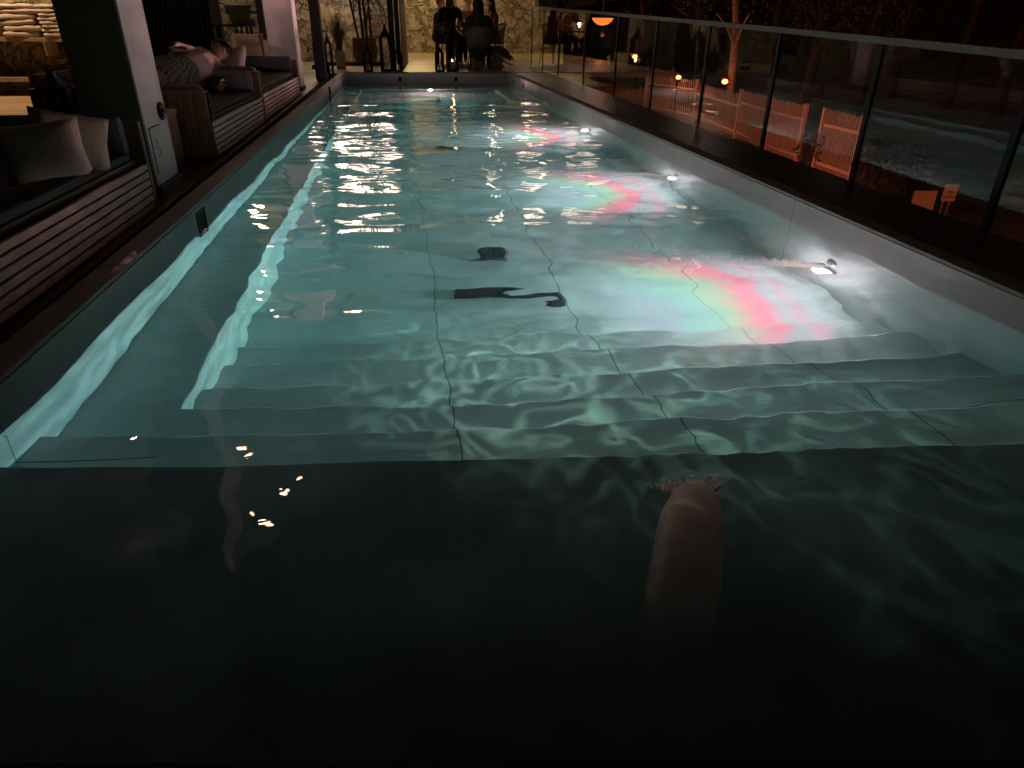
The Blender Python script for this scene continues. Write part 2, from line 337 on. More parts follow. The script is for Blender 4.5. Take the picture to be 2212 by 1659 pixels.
# decks
def ramp(name, x0, x1, y0, y1, m, dz=0, th=.1):
    b = MB().hexa([(x0, y0, ZC(y0)+dz-th), (x1, y0, ZC(y0)+dz-th), (x1, y1, ZC(y1)+dz-th), (x0, y1, ZC(y1)+dz-th),
                   (x0, y0, ZC(y0)+dz), (x1, y0, ZC(y0)+dz), (x1, y1, ZC(y1)+dz), (x0, y1, ZC(y1)+dz)])
    return tag(b.build(name, m), kind='structure')
ramp('deck_lounge', -3.2, -1.44, -2.5, 16.6, M_dark_deck)
tag(MB().hexa([(2.73, -2.5, .0), (3.13, -2.5, .0), (3.42, 16.75, .1), (2.60, 16.75, .1), (2.73, -2.5, ZC(-2.5)), (3.13, -2.5, ZC(-2.5)), (3.42, 16.75, ZC(16.75)), (2.60, 16.75, ZC(16.75))]).build('deck_poolside', M_dark_deck), kind='structure')
ramp('deck_near_end', -1.436, 2.726, -2.5, -.304, M_dark_deck)
tag(MB().box(-9, -3.204, -2.5, 16.6, .05, .16).build('floor_lounge', M_light_deck), kind='structure')
tag(MB().box(-9, 6.5, 16.925, 44, .14, .24).build('deck_terrace', M_light_deck), kind='structure')
ramp('deck_corner', -9, -1.2, 16.604, 16.92, M_dark_deck)

# ---------------------------------------------------------------- water
nx, ny = 150, 560
gx = np.linspace(0, 1, nx); gy = np.linspace(YN, YF, ny)
GX, GY = np.meshgrid(gx, gy)
PX = XL(GY) - .003 + GX*(XR(GY) - XL(GY) + .006); PY = GY
Z = np.zeros_like(PX)
for i in range(70):
    lam = .16*(1.8/.16)**rng.random(); k = 2*math.pi/lam
    th = math.pi/2 + rng.normal(0, .75)
    Z += .0018*lam**.85*rng.uniform(.4, 1)*np.sin(k*(PX*math.cos(th)+PY*math.sin(th)) + rng.uniform(0, 7))
def ring(cx, cy, amp, lam, fall):
    r = np.hypot(PX-cx, PY-cy); return amp*np.sin(2*math.pi*r/lam)*np.exp(-r/fall)
Z += ring(.75, 1.50, .006, .10, .35) + ring(1.0, 6.6, .004, .16, .6) + ring(.9, 8.6, .004, .2, .6)
calm = .9 + .1*np.clip((PY-1.5)/3, 0, 1); calm *= 1-.6*np.clip((PY-12.2)/.8, 0, 1); Z *= calm
wv = np.stack([PX, PY, Z], -1).reshape(-1, 3)
idx = np.arange(nx*ny).reshape(ny, nx)
fs = np.stack([idx[:-1, :-1], idx[:-1, 1:], idx[1:, 1:], idx[1:, :-1]], -1).reshape(-1, 4).tolist()
wv = wv.tolist(); rimloop = list(idx[0, :]) + list(idx[1:, -1]) + list(idx[-1, :-1][::-1]) + list(idx[1:-1, 0][::-1])
n0 = len(wv); zb = -1.05
for i in rimloop: wv.append((wv[i][0], wv[i][1], zb))
nr = len(rimloop)
for j in range(nr): fs.append((int(rimloop[(j+1) % nr]), int(rimloop[j]), n0+j, n0+(j+1) % nr))
fs.append(tuple(n0 + j for j in range(nr))[::-1])
me = bpy.data.meshes.new('water'); me.from_pydata(wv, [], fs); me.update()
me.polygons.foreach_set('use_smooth', [i < (nx-1)*(ny-1) for i in range(len(me.polygons))])
me.materials.append(M_water); water = bpy.data.objects.new('water', me); C.objects.link(water); tag(water, kind='structure')

# ---------------------------------------------------------------- pool lights
def beam_light(name, parent, power, radius=.03):
    # lamp behind a moulded lens: pale core, coloured fringes at the rim of the beam, ripples imitating water caustics
    l = bpy.data.lights.new(name, 'POINT'); l.energy = power; l.shadow_soft_size = radius; l.use_nodes = True
    nt = l.node_tree; N = nt.nodes; L = nt.links; em = N['Emission']
    tc = N.new('ShaderNodeTexCoord'); nrm = tc.outputs['Normal']
    sp = N.new('ShaderNodeSeparateXYZ'); L.new(nrm, sp.inputs[0])
    # in lamp space the beam looks along -Y
    c = math_node(nt, 'MULTIPLY', sp.outputs[1], BEAM_SIGN)
    nz = N.new('ShaderNodeTexNoise'); nz.inputs['Scale'].default_value = 2.2; nz.inputs['Detail'].default_value = 2; L.new(nrm, nz.inputs['Vector'])
    ang = math_node(nt, 'ADD', math_node(nt, 'DIVIDE', math_node(nt, 'ARCCOSINE', c), math.pi/2), math_node(nt, 'MULTIPLY', math_node(nt, 'SUBTRACT', nz.outputs[0], .5), .07))
    cr = N.new('ShaderNodeValToRGB'); e = cr.color_ramp; e.interpolation = 'EASE'
    stops = [(0, (1, .78, .80)), (.16, (1.0, .72, .78)), (.24, (.98, .66, .86)), (.30, (.92, .95, .95)), (.36, (.90, .98, .80)), (.405, (1.05, .85, .58)),
             (.44, (1.2, .52, .42)), (.485, (1.35, .22, .29)), (.545, (1.15, .13, .24)), (.61, (.36, .19, .23)), (.66, (.25, .20, .22)),
             (.72, (.48, .16, .20)), (.755, (.42, .15, .20)), (.80, (.12, .09, .10)), (1.0, (.02, .015, .016))]
    e.elements[0].position = 0; e.elements[0].color = rgb(stops[0][1]); e.elements[1].position = 1; e.elements[1].color = rgb(stops[-1][1])
    for p, cc in stops[1:-1]: e.elements.new(p).color = rgb(cc)
    L.new(ang, cr.inputs[0])
    # ripple pattern in the beam, imitating caustics thrown by the water surface
    mpn = N.new('ShaderNodeMapping'); mpn.inputs['Scale'].default_value = (3.0, 3.0, 9.0); L.new(nrm, mpn.inputs[0])
    n3 = N.new('ShaderNodeTexNoise'); n3.inputs['Scale'].default_value = 1.6; n3.inputs['Detail'].default_value = 3; n3.inputs['Distortion'].default_value = 1.2
    L.new(mpn.outputs[0], n3.inputs['Vector'])
    rid = math_node(nt, 'SUBTRACT', 1, math_node(nt, 'MULTIPLY', math_node(nt, 'ABSOLUTE', math_node(nt, 'SUBTRACT', n3.outputs[0], .5)), 9))
    rid = math_node(nt, 'POWER', math_node(nt, 'MAXIMUM', rid, 0), 2.0)
    st_ = math_node(nt, 'ADD', .8, math_node(nt, 'MULTIPLY', rid, 1.3))
    # the coloured fringe only shows where the beam is steep; sideways it stays a soft pink white
    cs = N.new('ShaderNodeValToRGB'); e2 = cs.color_ramp; e2.interpolation = 'EASE'; e2.elements[0].position = 0; e2.elements[0].color = rgb((1, .78, .80)); e2.elements[1].position = 1; e2.elements[1].color = rgb((.05, .04, .045))
    for p, cc in ((.28, (.98, .66, .76)), (.42, (.86, .46, .54)), (.50, (.60, .40, .44)), (.60, (.32, .23, .26)), (.80, (.16, .125, .135))): e2.elements.new(p).color = rgb(cc)
    L.new(ang, cs.inputs[0]); wz = math_node(nt, 'MAXIMUM', math_node(nt, 'MINIMUM', math_node(nt, 'MULTIPLY', math_node(nt, 'SUBTRACT', math_node(nt, 'MULTIPLY', sp.outputs[2], -1), .20), 4.5), .92), .10)
    mz = N.new('ShaderNodeMix'); mz.data_type = 'RGBA'; L.new(wz, mz.inputs[0]); L.new(cs.outputs[0], mz.inputs[6]); L.new(cr.outputs[0], mz.inputs[7])
    up_ = math_node(nt, 'MINIMUM', math_node(nt, 'MULTIPLY', math_node(nt, 'MAXIMUM', math_node(nt, 'SUBTRACT', sp.outputs[2], .58), 0), 8), math_node(nt, 'MINIMUM', math_node(nt, 'MULTIPLY', math_node(nt, 'MAXIMUM', math_node(nt, 'SUBTRACT', c, .12), 0), 5), 1))  # added pink upward boost that lights the columns and benches
    mxu = N.new('ShaderNodeMix'); mxu.data_type = 'RGBA'; L.new(up_, mxu.inputs[0]); L.new(mz.outputs[2], mxu.inputs[6]); mxu.inputs[7].default_value = rgb((UPL, UPL*.55, UPL*.52))
    L.new(mxu.outputs[2], em.inputs[0]); L.new(st_, em.inputs[1])
    o = bpy.data.objects.new(name, l); C.objects.link(o); o.parent = parent; return o
BEAM_SIGN = -1; UPL = 3.2
M_lens = emis('lamp_lens', (1, .62, .66), 30)
M_halo = emis('lamp_halo', (1, .16, .24), 4)
def pool_lamp(loc, rz, label, power):
    t = thing('pool_light', label, 'pool light', loc, rz, 'underwater lights in the pool walls')   # faces -Y locally
    ringm = MB().tube([(0, .01, 0), (0, -.015, 0)], .052, 20); ringm.build('light_ring', M_steel, t, bevel=.004)
    MB().tube([(0, -.0155, 0), (0, -.018, 0)], .050, 20).build('halo_ring', M_halo, t)  # glowing ring imitating the pink halo around the lamp
    MB().tube([(0, -.0185, 0), (0, -.024, 0)], .036, 20).build('lens', M_lens, t)
    lo = beam_light('lamp_beam', t, power); lo.location = (0, -.07, 0)
    return t
PW = 235
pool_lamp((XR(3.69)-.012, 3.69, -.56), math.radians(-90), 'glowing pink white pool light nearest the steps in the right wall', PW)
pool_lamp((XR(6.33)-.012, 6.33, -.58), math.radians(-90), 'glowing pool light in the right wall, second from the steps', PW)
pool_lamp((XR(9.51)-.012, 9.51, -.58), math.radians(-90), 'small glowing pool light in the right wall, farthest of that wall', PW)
pool_lamp((.65, 15.89, -.52), 0, 'bright pool light under the middle of the far wall', PW*.8).scale = (1.7, 1, 1.7)  # fixture enlarged to imitate the glare around it

# jet nozzles above the lights, with rising bubbles
M_bub = mat('air_bubbles', (.85, .85, .85), .15, var=.02)
for Y, lab in ((3.70, 'dark round jet nozzle above the pool light nearest the steps'), (6.33, 'dark round jet nozzle above the second pool light of the right wall')):
    t = thing('jet_nozzle', lab, 'pool jet', (XR(Y), Y, -.40), math.radians(-90), 'jet nozzles in the right pool wall')
    MB().tube([(0, .01, 0), (0, -.012, 0)], .048, 20).build('nozzle_ring', M_steel, t, bevel=.003)
    MB().tube([(0, -.010, 0), (0, -.014, 0)], .036, 20).build('nozzle_opening', M_void, t)
bb = MB()
for Y in (3.70, 6.33):
    for i in range(9000):
        s = rng.random()**1.3; x = XR(Y) - .05 - 1.15*s; sp_ = .015 + .13*s
        y = Y + rng.normal(0, sp_) + .10*s; z = -.40 + .24*s**1.2 + rng.normal(0, sp_*.55)
        if z > -.03: z = -.03 - abs(rng.normal(0, .02))
        r = rng.uniform(.0015, .0042)
        bb.add([(x+r, y, z), (x-r, y, z), (x, y+r, z), (x, y-r, z), (x, y, z+r), (x, y, z-r)],
               [(0, 2, 4), (2, 1, 4), (1, 3, 4), (3, 0, 4), (2, 0, 5), (1, 2, 5), (3, 1, 5), (0, 3, 5)])
tag(bb.build('air_bubbles', M_bub, smooth=True), 'pale plumes of fine bubbles streaming from the wall jets', 'bubbles', kind='stuff')

# floor fittings
def drain(name, x, y, w, d, h, label, rz=0, z=ZF):
    t = thing(name, label, 'pool drain', (x, y, z), rz, 'dark fittings on the pool floor')
    MB().box(-w/2, w/2, -d/2, d/2, 0, h).build('cover', mat('drain_cover', (.035, .04, .045), .5, var=.2), t, bevel=min(.03, h*.45))
    g = MB()
    n = max(3, int(w/.035))
    for i in range(n):
        xx = -w/2 + .03 + (w-.06)*i/(n-1); g.box(xx-.004, xx+.004, -d/2+.02, d/2-.02, h, h+.003)
    for sy in (-1, 1): g.box(-w/2+.024, w/2-.024, sy*(d/2-.02)-.004, sy*(d/2-.02)+.004, h+.0005, h+.0025)
    g.build('grille', M_void, t)
    return t
drain('floor_drain', .592, 4.70, .21, .20, .09, 'box shaped dark drain cover on the pool floor behind the long slot')
drain("floor_slot", .60, 4.02, .70, .075, .03, 'long dark slot drain lying across the pool floor', math.radians(-7))
drain('floor_drain', .50, 8.66, .24, .30, .05, 'dark flat drain cover further down the pool, in the window reflections')
drain('floor_drain', .63, 14.03, .26, .30, .04, 'dark flat drain cover in front of the far pool light')

# wall fittings above the water
def wall_disc(loc, axis, label, r=.045):
    a = Vector(axis)*.006; p = Vector(loc)
    t = thing('wall_fitting', label, 'pool fitting', p, 0, 'round dark fittings in the pool walls')
    MB().tube([-a, a], r, 20).build('rim', M_black, t); MB().tube([a, a*1.4], r*.7, 20).build('opening', M_void, t)
q = on_y(864, 171, YF); wall_disc((q.x, YF, q.z), (0, -1, 0), 'round dark fitting in the far wall, left of its pair', .05)
q = on_y(985, 171, YF); wall_disc((q.x, YF, q.z), (0, -1, 0), 'round dark fitting in the far wall, right of its pair', .05)
for (px, py), lab in (((1112, 177.5), 'round dark fitting high in the right wall, right in the far corner'), ((1130, 186), 'round dark fitting high in the right wall, one step nearer than the corner one')):
    q = on_x(px, py, XR(15)); wall_disc((XR(q.y), q.y, q.z), (-1, 0, 0), lab, .05)
for (px, py), lab in (((749, 166), 'round dark fitting high in the left wall, right in the far corner'), ((740, 183), 'round dark fitting high in the left wall, one step nearer than the corner one')):
    q = on_x(px, py, XL(15)); wall_disc((XL(q.y), q.y, q.z), (1, 0, 0), lab, .05)
def skimmer(px, py, w, lab):
    q = on_x(px, py, XL(4.5)); q = on_x(px, py, XL(q.y))
    t = thing('skimmer_opening', lab, 'skimmer', (q.x, q.y, q.z), 0, 'square openings in the left pool wall')
    h = w*.55
    MB().box(-.004, .004, -w/2, w/2, -h, h).build('opening', M_void, t)
    f = MB(); f.box(-.002, .007, -w/2-.012, -w/2, -h-.012, h+.012); f.box(-.002, .007, w/2, w/2+.012, -h-.012, h+.012); f.box(-.002, .007, -w/2, w/2, h, h+.012); f.box(-.002, .007, -w/2, w/2, -h-.012, -h)
    f.build('frame', M_black, t)
    MB().box(.004, .012, -w*.32, w*.1, -h*.45, -h*.1).build('flap', M_steel, t)
skimmer(438, 490, .17, 'square black opening in the left wall next to the near end column')
skimmer(713, 203, .20, 'square black opening in the left wall far down, by the terrace corner')

# falling jet of water at the near end
def jet():
    m, nt, b = new_mat('aerated_water'); b.inputs['Base Color'].default_value = rgb((.95, .84, .80)); b.inputs['Roughness'].default_value = .35
    b.inputs['Subsurface Weight'].default_value = .0; b.inputs['Transmission Weight'].default_value = 0
    nt2 = nt; N = nt.nodes; L = nt.links; tc = N.new('ShaderNodeTexCoord'); mp = N.new('ShaderNodeMapping'); mp.inputs['Scale'].default_value = (60, 9, 9); L.new(tc.outputs['Object'], mp.inputs[0])
    nz = N.new('ShaderNodeTexNoise'); nz.inputs['Scale'].default_value = 1.2; L.new(mp.outputs[0], nz.inputs['Vector'])
    bm_ = N.new('ShaderNodeBump'); bm_.inputs['Distance'].default_value = .004; L.new(nz.outputs[0], bm_.inputs['Height']); L.new(bm_.outputs[0], b.inputs['Normal'])
    tl = N.new('ShaderNodeBsdfTranslucent'); tl.inputs[0].default_value = rgb((.95, .84, .80)); mxs = N.new('ShaderNodeMixShader'); mxs.inputs[0].default_value = .5
    out = N['Material Output']; L.new(b.outputs[0], mxs.inputs[1]); L.new(tl.outputs[0], mxs.inputs[2])
    tr = N.new('ShaderNodeBsdfTransparent'); m3 = N.new('ShaderNodeMixShader'); L.new(mxs.outputs[0], m3.inputs[1]); L.new(tr.outputs[0], m3.inputs[2]); L.new(m3.outputs[0], out.inputs[0])
    sp = N.new('ShaderNodeSeparateXYZ'); L.new(tc.outputs['Object'], sp.inputs[0]); n5 = N.new('ShaderNodeTexNoise'); n5.inputs['Scale'].default_value = 22; n5.inputs['Detail'].default_value = 5; L.new(tc.outputs['Object'], n5.inputs['Vector'])
    fade = math_node(nt, 'SUBTRACT', 1.62, math_node(nt, 'MULTIPLY', sp.outputs[1], 2.5)); lw = N.new('ShaderNodeLayerWeight'); lw.inputs[0].default_value = .35  # more transparent towards the source, imitating the jet's fade into darkness
    fade = math_node(nt, 'ADD', math_node(nt, 'ADD', fade, math_node(nt, 'MULTIPLY', math_node(nt, 'SUBTRACT', n5.outputs[0], .5), .5)), math_node(nt, 'MULTIPLY', lw.outputs['Facing'], .12))
    L.new(math_node(nt, 'MAXIMUM', math_node(nt, 'MINIMUM', fade, 1), 0), m3.inputs[0])
    t = thing('water_spout', 'pale smooth rounded column of pouring water in the dark near end of the pool', 'water jet', (.33, .60, 0))
    s = MB(); nt_ = 14; na = 20; vs = []; fs_ = []
    for i in range(nt_):
        u = i/(nt_-1); y = .0 + .86*u; z = .14 - .14*u**2 - (.02 if i == nt_-1 else 0); w = .115 + .01*u
        if u > .75: w *= math.sqrt(max(0, 1-((u-.75)/.27)**2))*.9+.1
        th = .03 + .02*u
        for k in range(na):
            a = 2*math.pi*k/na; vs.append((w*.72*math.cos(a) + .42*u, y + .3*th*math.sin(a), z + th*math.sin(a)*(1.0)))
    for i in range(nt_-1):
        for k in range(na): fs_.append((i*na+k, i*na+(k+1) % na, (i+1)*na+(k+1) % na, (i+1)*na+k))
    fs_.append(tuple(range(na))); fs_.append(tuple((nt_-1)*na+k for k in range(na)))
    s.add(vs, fs_); s.build('water_sheet', m, t, smooth=True, sub=1)
    f = MB()
    for i in range(1500):
        a = rng.uniform(0, 2*math.pi); r = abs(rng.normal(0, .035)); f.ball((.42+math.cos(a)*(.05+r*.8), .85+math.sin(a)*.03+r*.5, rng.uniform(-.004, .012)), rng.uniform(.0009, .0023), 5, 4)
    f.build('foam', M_bub, t, smooth=True)
jet()

# ---------------------------------------------------------------- columns and lounge wall pieces
def zdeck(Y): return ZC(Y)
CZT = 2.95
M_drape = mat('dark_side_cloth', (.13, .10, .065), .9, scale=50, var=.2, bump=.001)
def column(y0, y1, xl, label, num=None):
    t = thing('column', label, 'column', (-1.56, y0, zdeck(y0)), 0, 'square columns between the lounge benches')
    MB().box(xl+1.56, 0, 0, y1-y0, .06, CZT).build('shaft', M_plaster, t, bevel=.006)
    MB().box(xl+1.54, .02, -.02, y1-y0+.02, 0, .06).build('plinth', M_frame, t, bevel=.004)
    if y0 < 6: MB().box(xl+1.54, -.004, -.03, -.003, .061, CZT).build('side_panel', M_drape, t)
    return t
c1l = on_y(150, 100, 4.72).x; c2l = on_y(574, 60, 12.25).x
col1 = column(4.72, 5.17, c1l, 'broad plastered column with a number five on its narrow pool side')
q = on_x(345, 240, -1.56)
def col_light(col, q, lab):
    t = thing('step_light', lab, 'wall light', (-1.558, q.y, q.z), 0, 'round unlit lights set in the columns')
    MB().tube([(0, 0, 0), (.018, 0, 0)], .055, 20).build('rim', M_black, t, bevel=.004)
    MB().ball((.018, 0, -.008), (.012, .036, .032), 14, 8).build('lens', mat('dark_glass', (.02, .02, .02), .1, var=.1), t, smooth=True)
col_light(col1, q, 'round black unlit wall light on the nearer broad column')
q = on_x(664, 107, -1.56); col2 = column(12.25, 12.70, c2l, 'plastered column at the far end of the lounge, beside the terrace')
col_light(col2, q, 'small round black wall light on the far column by the terrace')
# engraved plate with 5
q0 = on_x(352, 300, -1.56); q1 = on_x(370, 362, -1.56)
pl = MB(); gy0 = min(q0.y, q1.y)-.03; gy1 = gy0 + .20; gz0 = .30; gz1 = .57
base = Vector((-1.56, 4.72, zdeck(4.72)))
def loc_box(b, x0, x1, y0, y1, z0, z1): b.box(x0-base.x, x1-base.x, y0-base.y, y1-base.y, z0-base.z, z1-base.z)
gy0, gy1 = 4.76, 4.98
loc_box(pl, -1.562, -1.556, gy0, gy0+.006, gz0, gz1); loc_box(pl, -1.562, -1.556, gy0, gy1, gz1, gz1+.006)
pl.build('plate_groove', M_void, col1)
def text_mesh(name, body, size, mat_, parent, loc, rot, depth=.002):
    cu = bpy.data.curves.new(name, 'FONT'); cu.body = body; cu.size = size; cu.extrude = depth; cu.align_x = 'CENTER'; cu.align_y = 'CENTER'
    tmp = bpy.data.objects.new(name+'_tmp', cu); C.objects.link(tmp); bpy.context.view_layer.update()
    me = bpy.data.meshes.new_from_object(tmp); bpy.data.objects.remove(tmp); me.materials.clear(); me.materials.append(mat_)
    o = bpy.data.objects.new(name, me); C.objects.link(o); o.parent = parent; o.location = loc; o.rotation_euler = rot; return o
text_mesh('engraved_number', '5', .17, M_cream, col1, (0.002, 4.88-base.y, .43-base.z), (math.radians(90), 0, math.radians(90)))

# ---------------------------------------------------------------- lounge benches
BX = -1.50
def bench(y0, y1, label, arm0=True, arm1=True):
    z = zdeck((y0+y1)/2); t = thing('lounge_bench', label, 'bench', (BX, y0, z), 0, 'slatted lounge benches along the pool')
    L_ = y1-y0; n = 6; hs = .265; sl = MB()
    for i in range(n):
        a = .012 + i*hs/n; sl.box(-.022, 0, .03, L_-.03, a, a+hs/n-.010)
    sl.build('slat_front', M_slat, t, bevel=.003)
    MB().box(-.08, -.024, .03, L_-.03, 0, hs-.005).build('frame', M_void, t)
    MB().box(-1.1, -.05, .05, L_-.05, hs-.03, hs+.03).build('seat_board', M_armwood, t)
    MB().box(-1.06, -.055, .10, L_-.10, hs+.031, hs+.075).build('seat_mattress', M_fabric, t, bevel=.018)
    MB().box(-1.18, -.98, .10, L_-.10, hs+.08, hs+.34).build('back_cushion', M_fabric, t, bevel=.05)
    MB().box(-1.26, -1.20, .02, L_-.02, 0, .62).build('back_panel', M_armwood, t, bevel=.004)
    for k, (on, ya, yb) in enumerate(((arm0, .0, .12), (arm1, L_-.045, L_))):
        if not on: continue
        a = MB(); hh = .50
        if k == 0:
            nn = 12
            for i in range(nn):
                x0 = -1.2 + i*1.2/nn; a.box(x0, x0+1.2/nn-.012, ya, yb, 0, hh)
            a.box(-1.2, -.012, ya+.012, yb-.012, .005, hh-.003)
        else: a.box(-1.2, .004, ya, yb, 0, hh)
        a.build('arm_panel', M_armwood, t, bevel=.006)
        f = MB().box(-1.0, -.06, yb+.005 if k == 0 else ya-.10, yb+.12 if k == 0 else ya-.005, hs+.04, hh+.045)
        f.build('arm_cushion', M_fabric2, t, bevel=.05)
    return t
bench(-.6, 4.46, 'slatted lounge bench nearest the camera, with two cushions on its dark mattress', False, True)
bench(6.06, 8.40, 'slatted lounge bench in the middle, with the man lying on it')
bench(8.46, 11.60, 'slatted lounge bench farthest down the pool, ending at the far column')
# cushions
def cushion(c, w, h, d, rot, label, m=M_cush, group='scatter cushions on the benches'):
    b = MB(); n = 12; vs = []; fs_ = []
    for side in (1, -1):
        for i in range(n+1):
            for j in range(n+1):
                u = i/n*2-1; v = j/n*2-1
                e = max(0, (1-u**4)*(1-v**4))**.5; k = 1 - .07*(1-abs(u))*abs(v)**3 ; k2 = 1 - .07*(1-abs(v))*abs(u)**3
                vs.append((u*w/2*k2, side*d/2*e, v*h/2*k))
    for s_ in range(2):
        o = s_*(n+1)**2
        for i in range(n):
            for j in range(n):
                q_ = (o+i*(n+1)+j, o+(i+1)*(n+1)+j, o+(i+1)*(n+1)+j+1, o+i*(n+1)+j+1); fs_.append(q_ if s_ else q_[::-1])
    b.add(vs, fs_); o = b.build('cushion', m, smooth=True); o.location = c; o.rotation_euler = rot
    md = o.modifiers.new('weld', 'WELD'); md.merge_threshold = .002
    return tag(o, label, 'cushion', group)
q = on_y(90, 314, 3.42); cushion((q.x, q.y, q.z-.025), .34, .25, .12, (math.radians(-18), math.radians(-6), math.radians(12)), 'light taupe cushion in front on the nearest bench')
q = on_y(148, 288, 3.68); cushion((q.x, q.y, q.z-.03), .33, .25, .12, (math.radians(-16), math.radians(14), math.radians(30)), 'taupe cushion leaning behind the front one on the nearest bench', M_cush2)
q = on_x(537, 101, -2.30); cushion((q.x, q.y, q.z), .48, .38, .14, (math.radians(-12), 0, math.radians(4)), 'taupe cushion standing on the far bench, left of its pair', M_cush2)
q = on_x(588, 109, -2.12); cushion((q.x, q.y, q.z), .44, .40, .14, (math.radians(-12), math.radians(5), math.radians(14)), 'taupe cushion standing on the far bench, right of its pair')
q = on_x(500, 140, -2.0); cushion((q.x-.02, q.y+.1, q.z-.02), .46, .46, .14, (math.radians(-30), math.radians(-14), math.radians(-38)), 'pale cushion under the shoulder of the man lying down', M_cush)

# slatted bin between column and bench
zb_ = zdeck(5.7)
t = thing('slatted_side_table', 'low red lit side table with upright slats between the near column and the bench', 'side table', (-1.72, 5.36, zb_))
s_ = MB()
for i in range(11): s_.box(-.01, .006, .02+i*.05, .02+i*.05+.034, .01, .36)
for i in range(11): s_.box(-.55+i*.05, -.55+i*.05+.034, -.006, .008, .01, .36)
s_.build('slats', M_redwood, t, bevel=.002)
MB().box(-.55, -.012, .01, .56, .0, .35).build('box', M_armwood, t); MB().box(-.57, .01, -.012, .58, .362, .40).build('top', M_redwood, t, bevel=.004)

# roof over the lounge
tag(MB().box(-9, -1.45, -2.5, 16.6, 3.12, 3.25).build('roof_slab', M_plaster), kind='structure')
def lamp_point(name, parent, loc, power, col, r=.05):
    l = bpy.data.lights.new(name, 'POINT'); l.energy = power; l.color = col; l.shadow_soft_size = r
    o = bpy.data.objects.new(name, l); C.objects.link(o); o.location = loc; o.parent = parent; return o
def lamp_spot(name, parent, loc, target, power, col, ang=80, r=.05):
    l = bpy.data.lights.new(name, 'SPOT'); l.energy = power; l.color = col; l.spot_size = math.radians(ang); l.spot_blend = .6; l.shadow_soft_size = r
    o = bpy.data.objects.new(name, l); C.objects.link(o); o.location = loc; o.parent = parent
    d = Vector(target) - Vector(loc); o.rotation_euler = d.to_track_quat('-Z', 'Y').to_euler(); return o
WARM = (1, .62, .34); WARM2 = (1, .70, .42)
SPW = 820
# spotlights under the roof edge, aimed at the steps (seen as sparkles in the water)
M_bulb = emis('spot_glass', (1, .55, .36), 40)
def roof_spot(x, y, tgt, power, label, col=(1, .55, .52)):
    t = thing('ceiling_spotlight', label, 'lamp', (x, y, 2.95), 0, 'spotlights under the lounge roof')
    MB().tube([(0, 0, .17), (0, 0, .06)], .012, 8).build('stem', M_black, t)
    d = (Vector(tgt)-Vector((x, y, 2.95))).normalized()
    MB().tube([-d*.02, d*.14], [.055, .06], 18).build('housing', M_black, t)
    MB().tube([d*.141, d*.150], .048, 18).build('lens', M_bulb, t)
    lo = lamp_spot('lamp_light', t, d*.18, Vector(tgt)-Vector((x, y, 2.95)), power, col, 28.5, .012)
    l = lo.data; l.spot_blend = 1.0; l.use_nodes = True; nt = l.node_tree; N = nt.nodes; L = nt.links; em = N['Emission']   # web pattern put into the beam to imitate water caustics on the steps
    tc = N.new('ShaderNodeTexCoord'); nz = N.new('ShaderNodeTexNoise'); nz.inputs['Scale'].default_value = 17; nz.inputs['Detail'].default_value = 1.5; nz.inputs['Distortion'].default_value = 1.6
    mp = N.new('ShaderNodeMapping'); mp.inputs['Scale'].default_value = (1, 1.6, 1); L.new(tc.outputs['Normal'], mp.inputs[0]); L.new(mp.outputs[0], nz.inputs['Vector'])
    rid = math_node(nt, 'SUBTRACT', 1, math_node(nt, 'MULTIPLY', math_node(nt, 'ABSOLUTE', math_node(nt, 'SUBTRACT', nz.outputs[0], .5)), 11))
    rid = math_node(nt, 'POWER', math_node(nt, 'MAXIMUM', rid, 0), 2.2)
    L.new(math_node(nt, 'ADD', .25, math_node(nt, 'MULTIPLY', rid, 2.5)), em.inputs[1])
    return lo
roof_spot(-3.1, 7.2, (.15, 3.1, 0), SPW*.5, 'ceiling spotlight under the lounge roof above the middle bench')
roof_spot(-1.62, 5.85, (.52, 2.92, 0), SPW*1.1, 'ceiling spotlight under the lounge roof nearer the pool edge', (1, .52, .48))

# ---------------------------------------------------------------- lit room behind the lounge: stone wall, shelves, towels
WY = 12.6
tag(MB().box(-9.5, -4.45, WY, WY+.3, .16, 3.1).build('stone_wall', M_stone), 'rough stone wall lit warm behind the towel shelves', 'wall')
M_shelf = mat('shelf_wood', (.34, .24, .15), .5, scale=3, stretch=(1, 10, 10), var=.25)
za = on_y(70, 85, WY-.35).z; zb2 = on_y(70, 171, WY-.35).z
shelf = thing('wall_shelf', 'long wooden wall shelf carrying the folded towels', 'shelf', (-9.4, WY-.45, za), 0, 'wooden shelves on the stone wall')
MB().box(0, 5.0, 0, .45, -.03, .03).build('board', M_shelf, shelf, bevel=.004)
for i in range(4): MB().box(.6+i*1.2, .63+i*1.2, .05, .45, -.22, -.03).build('bracket', M_cream, shelf)
shelf2 = copy_tree(shelf); shelf2.location = (-9.4, WY-.45, zb2); shelf2['label'] = 'lower wooden wall shelf, empty, above the bright floor'
